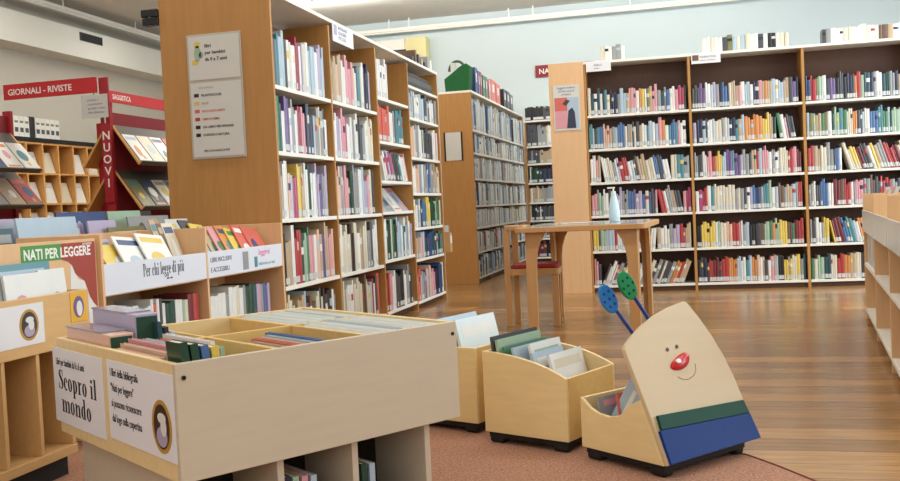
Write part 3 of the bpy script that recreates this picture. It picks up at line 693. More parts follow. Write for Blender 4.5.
cover('leaflet', 'white leaflet lying flat on the grey table top', 'leaflet', None, T(-0.92, 7.2, 0.7765) @ RZ(0.3) @ RX(-math.pi / 2) @ T(0, -0.004, 0), 0.3, 0.21, 0.004, 'white', [])

# ---------------------------------------------------------------- book crates with clown-nosed head
def wheel(parent, x, y, M=None):
    mb = MB(); mb.box(x - 0.034, x + 0.034, y - 0.024, y + 0.024, 0.0072, 0.05, RUBBER); mb.build('foot', parent, bevel=0.012)
def crate(label, loc, rz, L, W, prof, zl, zr):
    c = thing('book_crate', label, 'crate', loc, rz); t = 0.015
    poly = [(0, 0.052), (L, 0.052)] + prof
    MB().prism(poly, 'y', 0, t, MAPLE).build('side_panel', c, bevel=0.002)
    MB().prism(poly, 'y', W - t, W, MAPLE).build('side_panel', c, bevel=0.002)
    MB().box(0, t, t + 0.0003, W - t - 0.0003, 0.052, zl, MAPLE).build('end_panel', c, bevel=0.002)
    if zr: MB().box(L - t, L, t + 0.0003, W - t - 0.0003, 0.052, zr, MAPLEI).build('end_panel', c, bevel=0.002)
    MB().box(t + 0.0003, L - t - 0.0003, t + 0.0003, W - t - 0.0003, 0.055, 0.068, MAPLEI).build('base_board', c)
    MB().box(0.012, L - 0.012, 0.012, W - 0.012, 0.03, 0.0515, RUBBER).build('chassis', c)
    for x in (0.045, L - 0.045):
        for y in (0.035, W - 0.035): wheel(c, x, y)
    return c
A2 = math.radians(-24.5)
c2 = crate('middle maple book crate with curved sides between the other two crates', (-0.797, 3.59, 0), A2, 0.385, 0.37,
      [(0.385, 0.290), (0.35, 0.306), (0.305, 0.324), (0.25, 0.341), (0.19, 0.354), (0.12, 0.365), (0.06, 0.371), (0, 0.373)], 0.372, 0.289)
A1 = math.radians(-22)
c1 = crate('left maple book crate partly hidden behind the front book box', (-0.852 - 0.40 * math.cos(A1), 3.705 - 0.40 * math.sin(A1), 0), A1, 0.40, 0.36,
      [(0.40, 0.366), (0.0, 0.366)], 0.365, 0.365)
A3 = math.radians(-39.2); L3, W3 = 0.402, 0.46
c3 = thing('head_crate', 'low maple crate with leaning clown-nosed face board and blue hem', 'crate', (-0.392, 3.385, 0), A3)
t = 0.015; TH = math.radians(25)
def lx(z): return L3 - (z - 0.06) * math.tan(TH) - 0.019
scoop = [(0, 0.235), (0.02, 0.222), (0.05, 0.200), (0.09, 0.186), (0.14, 0.182), (0.18, 0.190), (0.21, 0.206), (0.235, 0.235), (lx(0.262), 0.262)]
poly = [(0, 0.052), (L3 - 0.019, 0.052), ] + scoop[::-1]
MB().prism(poly, 'y', 0, t, MAPLE).build('side_panel', c3, bevel=0.002)
MB().prism(poly, 'y', W3 - t, W3, MAPLE).build('side_panel', c3, bevel=0.002)
MB().box(0, t, t + 0.0003, W3 - t - 0.0003, 0.052, 0.234, MAPLE).build('end_panel', c3, bevel=0.002)
MB().box(t + 0.0003, L3 - 0.05, t + 0.0003, W3 - t - 0.0003, 0.055, 0.068, MAPLEI).build('base_board', c3)
MB().box(0.012, L3 - 0.025, 0.012, W3 - 0.012, 0.03, 0.0515, RUBBER).build('chassis', c3)
for x in (0.045, L3 - 0.06):
    for y in (0.035, W3 - 0.035): wheel(c3, x, y)
# face board: local axes e = +y, u = up and back, n = forward
HM = Matrix(((0, -math.sin(TH), math.cos(TH), L3), (1, 0, 0, -0.025), (0, math.cos(TH), math.sin(TH), 0.058), (0, 0, 0, 1)))
HEADC = wood('face_board_cream', (205, 182, 144), 0.05, 0.4, (8, 1.5, 8))
out = [(0.03, 0), (0.515, 0), (0.528, 0.132), (0.527, 0.24), (0.517, 0.325), (0.498, 0.40), (0.468, 0.475), (0.438, 0.535), (0.430, 0.545), (0.420, 0.549), (0.405, 0.548), (0.33, 0.538), (0.24, 0.517), (0.15, 0.485), (0.08, 0.451), (0.035, 0.425), (0.026, 0.412), (0.025, 0.40)]
hd = MB().prism(out, 'z', -0.018, 0.0, HEADC, HM).build('face_board', c3, bevel=0.003)
for x0, x1, y0, y1, y2, m, nm in ((0.052, 0.512, 0.116, 0.145, 0.166, GREENB, 'green_band'), (0.036, 0.518, 0.0, 0.094, 0.1155, BLUEB, 'blue_band')):
    MB().prism([(x0 - 0.006, y0), (x1 + 0.005, 0.0945 if y0 else 0.0), (x1, y1), (x0, y2)], 'z', 0.0003, 0.012, m, HM).build(nm, c3, bevel=0.002)
for u_, v_ in ((0.232, 0.382), (0.285, 0.386)):
    mb = MB(); mb.prism([(u_ + 0.006 * math.cos(k * math.pi / 6), v_ + 0.007 * math.sin(k * math.pi / 6)) for k in range(12)], 'z', 0.0003, 0.004, BLACKM, HM); mb.build('eye', c3)
# nose: flattened bean
mb = MB(); vs = []; fs = []; nu, nv = 20, 9
for j in range(nv):
    ph = (math.pi / 2) * j / (nv - 1)
    for i in range(nu):
        th_ = 2 * math.pi * i / nu
        ru = 0.060 * math.cos(ph); rv = (0.024 + 0.004 * math.cos(th_)) * math.cos(ph)
        bx, by = ru * math.cos(th_), rv * math.sin(th_) + 0.006 * math.cos(th_) ** 2 * math.cos(ph)
        a = 0.30; vs.append((0.272 + bx * math.cos(a) - by * math.sin(a), 0.327 + bx * math.sin(a) + by * math.cos(a), 0.0003 + 0.015 * math.sin(ph)))
for j in range(nv - 1):
    for i in range(nu): fs.append((j * nu + i, j * nu + (i + 1) % nu, (j + 1) * nu + (i + 1) % nu, (j + 1) * nu + i))
mb.add(vs, fs, NOSE, HM); mb.build('nose', c3, smooth=True)
mb = MB(); mb.prism([(0.250 + 0.013 * math.cos(k * math.pi / 6), 0.332 + 0.008 * math.sin(k * math.pi / 6)) for k in range(12)], 'z', 0.0125, 0.0165, CRW, HM); mb.build('nose_highlight', c3)  # white disc painting in the glare on the nose
mb = MB(); sm = [(0.232, 0.280), (0.252, 0.267), (0.28, 0.263), (0.315, 0.272), (0.336, 0.288), (0.345, 0.312)]
for a, b in zip(sm, sm[1:]): mb.tube((a[0], a[1], 0.0006), (b[0], b[1], 0.0006), 0.0013, mat('tan_line', (158, 134, 104), 0.6, 0.02), n=6, M=HM)
mb.build('smile', c3)
# antennae with drilled discs
LOC3 = Matrix.Translation((-0.392, 3.385, 0)) @ RZ(A3); INV3 = LOC3.inverted()
for nm, base_p, cen, m in (('blue', (-0.2, 3.585, 0.43), (-0.292, 3.585, 0.57), BLUED), ('green', (-0.135, 3.615, 0.47), (-0.22, 3.60, 0.618), GREEND)):
    c = INV3 @ Vector(cen); b = INV3 @ Vector(base_p)
    d = (c - b).normalized()
    st = MB().tube(b, c - d * 0.055, 0.0075, NAVYST, n=10).build('antenna', c3); st['label'] = f'navy rod carrying the {nm} disc'
    n_ = (Vector((0, 0, H)) - Vector(cen)); n_ = (INV3.to_3x3() @ n_).normalized(); n_ = (n_ + INV3.to_3x3() @ Vector((0.75, 0, 0.0))).normalized()
    up = (d - n_ * d.dot(n_)).normalized(); rt = up.cross(n_)
    DM = Matrix(((rt.x, up.x, n_.x, c.x), (rt.y, up.y, n_.y, c.y), (rt.z, up.z, n_.z, c.z), (0, 0, 0, 1)))
    pts = [(0.034 * math.cos(k * math.pi / 14), 0.060 * math.sin(k * math.pi / 14)) for k in range(28)]
    ds = MB().prism(pts, 'z', -0.008, 0.008, m, DM).build('disc', st, bevel=0.003); ds['label'] = f'{nm} oval disc with dark dots'
    mb = MB()
    for k in range(7):
        ax, ay = (0, 0) if k == 6 else (0.024 * math.cos(k * math.pi / 3), 0.032 * math.sin(k * math.pi / 3))
        mb.prism([(ax + 0.005 * math.cos(q * math.pi / 5), ay + 0.006 * math.sin(q * math.pi / 5)) for q in range(10)], 'z', 0.0082, 0.0088, NAVYST if nm == 'blue' else GREENB, DM)
    dt = mb.build('dots', ds) if False else mb
    o = mb.build('dot_pattern', st)

# books in the crates (leaning back in each crate's own frame)
def in_crate(loc, rz, x, y, z, lean, yaw=0.0):
    return T(*loc) @ RZ(rz) @ T(x, y, z) @ RZ(math.pi / 2 + yaw) @ RX(-lean)
L2 = (-0.797, 3.59, 0)
items2 = [(0.065, 0.025, 'dkgrey', 0.32, 0.36, 'dark patterned picture book at the back of the middle crate'), (0.10, 0.022, 'pgreen', 0.31, 0.35, 'pale green picture book near the back of middle crate'),
          (0.14, 0.02, 'green', 0.32, 0.325, 'green picture book standing third in the middle crate'), (0.185, 0.03, 'pblue', 0.30, 0.325, 'wide pale blue picture book in middle of middle crate'),
          (0.235, 0.09, 'white', 0.22, 0.335, 'white picture book with blue print leaning in middle crate'), (0.275, 0.05, 'pblue', 0.22, 0.31, 'small pale blue picture book in the middle crate'),
          (0.325, 0.10, 'white', 0.24, 0.30, 'white picture book at the front of the middle crate')]
for q, (x, y, c, w_, h_, lb) in enumerate(items2):
    cover('picture_book', lb, 'picture book', 'picture books in the middle crate', in_crate(L2, A2, x + 0.008, y, 0.0695, math.radians(6 + 1.7 * q)), w_, h_, 0.012, c, accents(rng, True))
L1 = (-0.852 - 0.40 * math.cos(A1), 3.705 - 0.40 * math.sin(A1), 0)
for i in range(6):
    c = ['pblue', 'white', 'pblue', 'ice', 'pblue', 'ice'][i]
    cover('picture_book', f"{CNAME[c]} picture book, {ordinal(i + 1)} from left in the left crate", 'picture book', 'picture books in the left crate', in_crate(L1, A1, 0.20 + i * 0.034, 0.03 + 0.01 * (i % 3), 0.0695, math.radians(14)), 0.305 - 0.01 * (i % 2), 0.390 + 0.012 * (i % 3), 0.014, c, accents(rng, True))
L3v = (-0.392, 3.385, 0)
for x, y, c, w_, h_, ln, lb in ((0.10, 0.03, 'grey', 0.24, 0.17, 14, 'grey picture book lying low in the face-board crate'), (0.14, 0.10, 'dkblue', 0.22, 0.175, 14, 'dark blue picture book low in the face-board crate'),
        (0.17, 0.05, 'coral', 0.24, 0.19, 10, 'coral picture book against the leaning face board'), (0.13, 0.25, 'white', 0.19, 0.2, 14, 'white picture book at the far side of face-board crate')):
    cover('picture_book', lb, 'picture book', 'picture books in the face crate', in_crate(L3v, A3, x, y, 0.0695, math.radians(ln)), w_, h_, 0.01, c, accents(rng))
o = cover('picture_book', 'pale blue picture book tilted up against the face board', 'picture book', 'picture books in the face crate', T(*L3v) @ RZ(A3) @ T(0.062, 0.055, 0.115) @ RY(math.radians(34)), 0.085, 0.26, 0.012, 'pblue', [('r', 0.4, 0.15, 0.6, 0.85, 'white')])

# ---------------------------------------------------------------- front book box
FB = Vector((-1.279, 2.124, 0)); FA = math.radians(54.9); FL_, FW_ = 0.96, 0.917; FT, FBz = 0.58, 0.268
fb = thing('book_box', 'large pale book box in the foreground with notices on its end', 'book box', FB, FA); t = 0.018
MB().box(0, FL_, 0, t, FBz, FT, BIRCH).build('side_panel', fb, bevel=0.002)
MB().box(0, FL_, FW_ - t, FW_, FBz, FT, MAPLE).build('side_panel', fb, bevel=0.002)
MB().box(0.0, t, t + 0.0003, FW_ - t - 0.0003, FBz, FT, MAPLE).build('end_panel', fb, bevel=0.002)
MB().box(FL_ - t, FL_, t + 0.0003, FW_ - t - 0.0003, FBz, FT, MAPLE).build('end_panel', fb, bevel=0.002)
MB().box(t + 0.0003, FL_ - t - 0.0003, t + 0.0003, FW_ - t - 0.0003, FBz + 0.002, FBz + 0.018, MAPLE).build('bin_floor', fb)
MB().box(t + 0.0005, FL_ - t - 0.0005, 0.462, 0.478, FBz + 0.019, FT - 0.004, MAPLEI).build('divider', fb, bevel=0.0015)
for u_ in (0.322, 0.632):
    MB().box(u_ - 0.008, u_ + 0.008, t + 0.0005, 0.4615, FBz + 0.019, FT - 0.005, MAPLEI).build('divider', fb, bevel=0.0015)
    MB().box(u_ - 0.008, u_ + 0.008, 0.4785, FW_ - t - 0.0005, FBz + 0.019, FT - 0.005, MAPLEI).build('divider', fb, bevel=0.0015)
for u_ in (0.0225, 0.942):
    mb = MB(); mb.tube((u_, -0.003, 0.542), (u_, 0.0, 0.542), 0.006, BLACKM); mb.build('screw', fb)
# base with open compartments
for u_ in (0.045, 0.308, 0.562, 0.842): MB().box(u_ - 0.011, u_ + 0.011, 0.03, FW_ - 0.09, 0.03, FBz - 0.001, BIRCH).build('base_upright', fb, bevel=0.0015)
MB().box(0.034, 0.853, 0.03, FW_ - 0.09, 0.0085, 0.0295, DARKW).build('base_shelf', fb)  # dark brown floor paints in the compartments' shade
MB().box(0.0565, 0.83, 0.30, 0.315, 0.03, FBz - 0.001, DARK).build('base_back', fb)  # near-black colour stands in for shade deep in the compartments
s1 = MB().box(-0.0022, -0.0004, 0.506, 0.953, 0.302, 0.548, PAPER).build('notice_sheet', fb); s1['label'] = 'white notice reading Scopro il mondo'
s2 = MB().box(-0.0022, -0.0004, 0.012, 0.470, 0.318, 0.550, PAPER).build('notice_sheet', fb); s2['label'] = 'white notice with gold oval badge'
def onend(v, z): return frameM((-0.0025, v, z), (0, -1, 0), (0, 0, 1))
mb = MB()
mb.text('Libri per bambini da 0 a 6 anni', 0.034, onend(0.92, 0.492), INK, 0.62).build('caption', s1); mb = MB()
mb.serif('Scopro', 0.064, onend(0.905, 0.414), INK, 1.40); mb.build('lettering', s1); mb = MB(); mb.serif('il', 0.064, onend(0.618, 0.414), INK, 1.40)
mb.build('lettering', s1); mb = MB(); mb.serif('mondo', 0.064, onend(0.885, 0.340), INK, 1.40)
mb.build('lettering', s1)
mb = MB()
for i, s in enumerate(('I libri della bibliografia', '"Nati per leggere"', 'si possono riconoscere', 'dal logo sulla copertina')):
    mb.text(s, 0.034, onend(0.445, 0.505 - i * 0.045), INK, 0.68)
mb.build('lettering', s2)
def badge(parent, M, ru, rv):
    def el(a, b, cx=0, cy=0, n=24): return [(cx + a * math.cos(2 * math.pi * k / n), cy + b * math.sin(2 * math.pi * k / n)) for k in range(n)]
    mb = MB(); mb.prism(el(ru, rv), 'z', 0, 0.001, GOLD, M); mb.prism(el(ru * 0.8, rv * 0.84), 'z', 0.001, 0.0014, BM['dkbrown'], M)
    mb.prism(el(ru * 0.42, rv * 0.2, ru * 0.05, rv * 0.32), 'z', 0.0014, 0.0018, BM['white'], M)
    mb.prism(el(ru * 0.3, rv * 0.34, ru * 0.2, 0), 'z', 0.0014, 0.0017, BM['white'], M)
    mb.prism(el(ru * 0.55, rv * 0.38, 0, -rv * 0.38), 'z', 0.0014, 0.0016, BM['lilac'], M)
    return mb.build('badge', parent)
badge(s2, onend(0.095, 0.405), 0.062, 0.072)
# contents: lying in the box, tops showing
FM = T(*FB) @ RZ(FA)
def bx_book(label, u, v, lean, wd, h, t_, c, along='v', cat='picture book', name='picture_book', group='picture books in the front box', z=FBz + 0.0195, yaw=0.0):
    # standing on the fore edge, cover plane across u (along v) and leaning
    M = FM @ T(u, v, z) @ RZ(math.pi / 2 + yaw) @ RX(-lean)
    return cover(name, label, cat, group, M, wd, h, t_, c, accents(rng))
cols = ['pink', 'white', 'coral', 'cream', 'pblue', 'peach', 'white', 'green', 'dkgreen', 'blue']
cols = ['peach', 'peach', 'pink', 'white', 'pblue', 'white', 'coral', 'white', 'pgreen', 'pblue']
for i in range(9):
    c = cols[i]
    bx_book(f"{CNAME[c]} picture book, {ordinal(i + 1)} from the end with notices, near front compartment", 0.050 + i * 0.022, 0.128 + 0.008 * (i % 2), math.radians(4), 0.322, 0.295 + 0.006 * ((i * 2) % 5), 0.013, c)
for i, c in enumerate(('dkgreen', 'dkgreen', 'blue', 'yellow')):
    cover('small_book', f"small {CNAME[c]} book by the book box's front corner screw, {ordinal(i + 1)} from left", 'picture book', 'small books in the corner of the front box',
          FM @ T(0.085 + i * 0.030, 0.025 + i * 0.003, FBz + 0.02) @ RZ(math.pi / 2) @ RX(-math.radians(6)), 0.088, 0.345 - 0.008 * i, 0.022, c, [])
for i, c in enumerate(('dkgreen', 'cream', 'tan', 'coral', 'peach', 'pblue', 'blue', 'blue', 'dkblue')):
    bx_book(f"{CNAME[c]} picture book, {ordinal(i + 1)} from left in the middle front compartment of book box", 0.415 + i * 0.019, 0.05 + 0.004 * i, math.radians(4), 0.34 - 0.01 * (i % 3), 0.285 - 0.004 * abs(i - 6), 0.013, c)
for i in range(14):
    c = ['ice', 'white', 'ice', 'ice', 'white', 'pblue', 'ice'][i % 7]
    bx_book(f"{CNAME[c]} book, {ordinal(i + 1)} from left in the far front compartment of the book box", 0.672 + i * 0.0189, 0.028, math.radians(1), 0.42, 0.286 + 0.004 * (i % 3), 0.0185, c)
for i in range(14):
    c = ['white', 'ice', 'ice', 'pblue', 'white', 'ice', 'ice'][i % 7]
    bx_book(f"{CNAME[c]} book, {ordinal(i + 1)} from left in the far back compartment of the book box", 0.672 + i * 0.0189, 0.488, math.radians(1), 0.40, 0.286 + 0.004 * (i % 3), 0.0185, c)
# back-left compartment: clear plastic wallets and folders standing higher
for i, (u_, v_, w_, h_, c, lb) in enumerate(((0.025, 0.51, 0.37, 0.35, 'peach', 'pale peach boxed set in clear sleeve above the Scopro notice'), (0.115, 0.53, 0.36, 0.40, 'lilac', 'tall lilac clear-sleeved set at the left of book box'))):
    k = thing('sleeved_set', lb, 'boxed set', FB, FA, None)
    MB().box(u_, u_ + 0.075, v_, v_ + w_, FBz + 0.0195, FBz + h_ - 0.004, BM[c]).build('case', k, bevel=0.003)
    MB().box(u_ - 0.002, u_ + 0.077, v_ + 0.06, v_ + w_ + 0.002, FBz + h_ - 0.0035, FBz + h_ + 0.001, CLEAR).build('sleeve', k)
    MB().box(u_ + 0.004, u_ + 0.070, v_ - 0.004, v_ - 0.0004, FBz + 0.21, FBz + h_ - 0.012, BM['dkgreen']).build('end_label', k)
for i, c in enumerate(('dteal', 'navy', 'pblue', 'white', 'pblue')):
    bx_book(f"{CNAME[c]} book behind the clear-sleeved sets, {ordinal(i + 1)} from left in book box", 0.205 + i * 0.02, 0.50, math.radians(3), 0.25, 0.35 - 0.018 * i, 0.015, c)
for i, c in enumerate(('white', 'teal', 'green', 'magenta', 'cream')):
    bx_book(f"{CNAME[c]} small book low in the empty back compartment, {ordinal(i + 1)} from left, of book box", 0.345 + i * 0.02, 0.49, math.radians(3), 0.2, 0.27 - 0.004 * i, 0.014, c)
# books in the low open compartments
for i, (u_, c) in enumerate(((0.33, 'navy'), (0.36, 'pgreen'), (0.39, 'pink'), (0.42, 'pblue'), (0.60, 'dkgreen'), (0.63, 'pblue'))):
    M = FM @ T(u_, 0.055, 0.0305)
    cover('picture_book', f"{CNAME[c]} picture book in the {'left' if u_ < 0.5 else 'right'} low compartment of book box, {ordinal(i + 1 if i < 4 else i - 3)} from left", 'picture book', 'books in the low compartments', M @ RZ(math.pi / 2) @ T(0, -0.02, 0), 0.2, 0.17 - 0.005 * i, 0.02, c, [])

# ---------------------------------------------------------------- "Nati per leggere" unit, far left foreground
NX = -2.27
nu_ = thing('picture_book_unit', 'wooden picture book unit at left with Nati per leggere banner', 'display unit', (0, 0, 0))
NZB, NZT = 0.49, 0.697
NLW = wood('light_beech_front', (212, 172, 116), 0.1, 0.45, (14, 1.5, 14))
MB().box(NX - 0.018, NX, 1.90, 3.175, NZB, NZT, NLW).build('front_rail', nu_, bevel=0.002)
MB().box(NX - 0.165, NX - 0.0185, 3.158, 3.175, NZB, NZT, NLW).build('end_panel', nu_)
MB().box(NX - 0.165, NX - 0.0185, 1.90, 3.1575, NZB, NZB + 0.016, NLW).build('tray_floor', nu_)
bn = MB().box(NX - 0.18, NX - 0.166, 1.90, 3.475, 0.10, 0.888, PEACH).build('banner_board', nu_, bevel=0.002)
for y in (2.13, 2.31, 2.50, 2.69, 2.868, 3.046): MB().box(NX - 0.36, NX - 0.01, y - 0.009, y + 0.009, 0.135, NZB - 0.001, NLW).build('slat', nu_) if False else MB().box(NX - 0.164, NX - 0.006, y - 0.009, y + 0.009, 0.121, NZB - 0.001, NLW).build('slat', nu_, bevel=0.001)
MB().box(NX - 0.163, NX, 1.90, 3.056, 0.085, 0.1205, NLW).build('bottom_board', nu_, bevel=0.002)
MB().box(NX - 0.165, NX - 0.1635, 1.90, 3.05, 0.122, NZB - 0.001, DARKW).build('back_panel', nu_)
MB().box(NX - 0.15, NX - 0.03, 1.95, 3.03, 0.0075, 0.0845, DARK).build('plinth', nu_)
P = frameM((NX - 0.1655, 0, 0), (0, 1, 0), (0, 0, 1)); mb = MB()
mb.box(3.012, 3.25, 0.812, 0.876, 0, 0.0008, GREENS, P)
mb.prism([(3.245, 0.812), (3.29, 0.80), (3.315, 0.78), (3.325, 0.752), (3.35, 0.735), (3.385, 0.715), (3.40, 0.68), (3.415, 0.645), (3.44, 0.615), (3.465, 0.595), (3.468, 0.876), (3.245, 0.876)], 'z', 0.0008, 0.0012, MAROON, P)
mb.prism([(3.30, 0.795), (3.325, 0.755), (3.345, 0.725), (3.40, 0.71), (3.415, 0.65), (3.465, 0.595), (3.465, 0.51), (3.28, 0.51)], 'z', 0.0, 0.0007, BM['white'], P)
mb.build('banner_print', bn)
mb = MB(); mb.text('NATI PER LEGGERE', 0.056, P @ T(3.024, 0.822, 0.0013), CRW, 0.86, bold=0.0014); mb.text('progetto', 0.018, P @ T(3.385, 0.864, 0.0013), CRW, 0.95)
mb.build('lettering', bn)
P = frameM((NX + 0.0004, 0, 0), (0, 1, 0), (0, 0, 1))
ns = MB().box(2.15, 2.905, 0.530, 0.676, 0, 0.0015, PAPER, P).build('notice_sheet', nu_)
mb = MB()
for i, s in enumerate(('I libri della bibliografia', '"Nati per leggere" si', 'possono riconoscere', 'dal logo sulla copertina')): mb.text(s, 0.030, P @ T(2.42, 0.640 - i * 0.032, 0.0016), BM['dkblue'], 0.9)
mb.build('lettering', ns)
badge(ns, P @ T(2.825, 0.602, 0.0016), 0.05, 0.056)
st = MB().box(3.06, 3.155, 0.578, 0.690, 0, 0.0015, YELM, P).build('sticker', nu_); st['label'] = 'yellow sticker with oval figure'
mb = MB(); mb.prism([(3.108 + 0.032 * math.cos(k * math.pi / 8), 0.634 + 0.042 * math.sin(k * math.pi / 8)) for k in range(16)], 'z', 0.0016, 0.002, BM['purple'], P)
mb.prism([(3.112 + 0.018 * math.cos(k * math.pi / 8), 0.628 + 0.03 * math.sin(k * math.pi / 8)) for k in range(16)], 'z', 0.002, 0.0024, BM['white'], P); mb.build('print', st)
for i, (y, w_, h_, c) in enumerate(((2.40, 0.2, 0.27, 'white'), (2.60, 0.2, 0.27, 'grey'), (2.66, 0.21, 0.235, 'white'), (2.82, 0.12, 0.22, 'cream'), (2.80, 0.22, 0.275, 'white'), (3.00, 0.15, 0.28, 'white'), (2.80, 0.33, 0.31, 'teal'), (2.72, 0.40, 0.295, 'pink'))):
    cover('picture_book', f"{CNAME[c]} picture book in front of the Nati per leggere banner, {['leftmost', 'second from left', 'low third from left', 'small upright', 'wide upright', 'rightmost', 'tall rearmost', 'long rear'][i]}", 'picture book', 'picture books before the banner', facePX(NX - 0.045 - 0.012 * (i % 4) - (0.035 if i > 5 else 0), y, NZB + 0.0165, math.radians(6)), w_, h_, 0.011, c, accents(rng))

# ---------------------------------------------------------------- "Per chi legge di più" unit
PX = -2.42
pu = thing('picture_book_unit', 'two-bay beech display unit with white Per chi legge strip', 'display unit', (0, 0, 0))
for y, nm in ((3.495, 'end_panel'), (4.395, 'divider'), (5.338, 'end_panel')): MB().box(-2.82, PX, y - 0.009, y + 0.009, 0.008, 0.902, PEACH).build(nm, pu, bevel=0.002)
MB().box(-2.838, -2.8205, 3.486, 5.347, 0.008, 0.902, PEACH).build('back_panel', pu)
for y0, y1, nm in ((3.5045, 4.3855, 0), (4.4045, 5.3285, 1)):
    s = MB().box(PX - 0.014, PX - 0.002, y0, y1, 0.637, 0.773, PLATE).build('front_strip', pu)
    mb = MB(); P = frameM((PX - 0.0018, 0, 0), (0, 1, 0), (0, 0, 1))
    if nm == 0:
        mb.serif('Per chi legge di più', 0.060, P @ T(3.80, 0.695), INK, 0.72)
        [MB().box(a, a + 0.02, 0.668, 0.675, 0, 0.0006, INK, P).build('ink_dot', s) for a in (4.00, 4.03)]
    else:
        mb.text('LIBRI INCLUSIVI', 0.036, P @ T(4.43, 0.717), BM['navy'], 0.95); mb.text("E ACCESSIBILI", 0.036, P @ T(4.43, 0.664), BM['navy'], 0.95)
        MB().box(4.80, 4.87, 0.650, 0.752, 0, 0.0006, BM['grey'], P).build('logo_mark', s); MB().box(4.945, 4.985, 0.655, 0.715, 0, 0.0006, BM['teal'], P).build('logo_mark', s)
        mb.text('leggimi', 0.05, P @ T(5.0, 0.722), MAGENTA, 1.1, shear=0.2); mb.text('biblioteche per tutti', 0.027, P @ T(5.0, 0.662), TEALINK, 1.0)
    mb.build('lettering', s)
    MB().prism([(PX - 0.015, 0.630), (PX - 0.015, 0.640), (-2.819, 0.73), (-2.819, 0.72)], 'y', y0, y1, PEACH).build('sloped_shelf', pu)
    MB().box(-2.82 + .0005, PX - 0.006, y0, y1, 0.28, 0.30, PEACH).build('shelf', pu)
    MB().box(-2.82 + .0005, PX - 0.03, y0, y1, 0.05, 0.07, PEACH).build('shelf', pu)
def slope_cover(y, x, c, w_, h_, label, spin=0.0, tilt=32, z=None):
    zz = 0.647 + (PX - 0.015 - x) * 0.222 + 0.003 if z is None else z
    zz += abs(math.sin(spin)) * w_ + 0.006
    cover('picture_book', label, 'picture book', 'picture books on the sloped display', facePX(x, y, zz, math.radians(tilt), spin), w_, h_, 0.008, c, accents(rng))
b1 = [(3.51, 'teal', 0.2, 0.25, 0), (3.58, 'ice', 0.17, 0.24, 0.06), (3.66, 'lilac', 0.2, 0.24, 0), (3.70, 'yellow', 0.16, 0.21, 0.05), (3.80, 'white', 0.22, 0.24, 0.10), (3.96, 'white', 0.22, 0.25, 0.12)]
for i, (y, c, w_, h_, sp) in enumerate(b1): slope_cover(y, PX - 0.03 - 0.02 * (5 - i), c, w_, h_, f"{CNAME[c]} picture book tilted behind the Per chi legge strip, {ordinal(i + 1)} from left", sp)
for i, (y, c, w_, h_) in enumerate(((4.17, 'tan', 0.05, 0.30), (4.225, 'brown', 0.04, 0.28), (4.27, 'cream', 0.10, 0.28))): slope_cover(y, PX - 0.09, c, w_, h_, f"{CNAME[c]} narrow book beside the divider behind the Per chi legge strip", 0, 20)
b2 = [(4.43, 'yellow', 0.16, 0.29, 0), (4.44, 'white', 0.16, 0.215, 0), (4.58, 'dkgrey', 0.12, 0.31, 0.06), (4.62, 'yellow', 0.13, 0.28, 0.14), (4.69, 'tan', 0.12, 0.26, 0.14), (4.75, 'pink', 0.15, 0.25, 0.14), (4.82, 'orange', 0.16, 0.26, 0.14), (4.89, 'yellow', 0.17, 0.24, 0.14), (4.96, 'coral', 0.18, 0.26, 0.16), (5.06, 'coral', 0.19, 0.245, 0.14)]
for i, (y, c, w_, h_, sp) in enumerate(b2): slope_cover(y, PX - 0.03 - 0.0125 * (9 - i), c, w_, h_, f"{CNAME[c]} picture book tilted behind the Libri inclusivi strip, {ordinal(i + 1)} from left", sp)
def low_row(y0, seq, lab, zh):
    y = y0
    for i, (c, wd) in enumerate(seq):
        mb = MB(); book_geo(mb, Matrix.Identity(4), wd, zh * random.uniform(0.84, 1.0), 0.2, c, random.random() < 0.5, None)
        o = mb.build('picture_book', None, (PX - 0.03, y, 0.3005), math.pi / 2); tag(o, f"{CNAME[c]} book under the {lab} strip, {ordinal(i + 1)} from left", 'book', f'books under the {lab} strip')
        y += wd + 0.001
low_row(3.52, [(c, 0.024) for c in 'green white tan dkgrey cream lilac white dkgrey teal white ice white green white ice white coral white dkgrey white'.split()] + [('dkgreen', 0.045), ('dkgreen', 0.045), ('white', 0.032), ('white', 0.032), ('pgreen', 0.022), ('cream', 0.032), ('dkred', 0.05), ('red', 0.05)], 'Per chi legge', 0.285)
low_row(4.42, [('white', 0.042)] * 5 + [('grey', 0.036), ('white', 0.042), ('white', 0.042), ('cream', 0.04), ('white', 0.042), ('grey', 0.03), ('dkgreen', 0.05), ('dkgreen', 0.05), ('dteal', 0.04), ('lilac', 0.03), ('pink', 0.02), ('grey', 0.03), ('blue', 0.03), ('purple', 0.03), ('lilac', 0.03)], 'Libri inclusivi', 0.27)

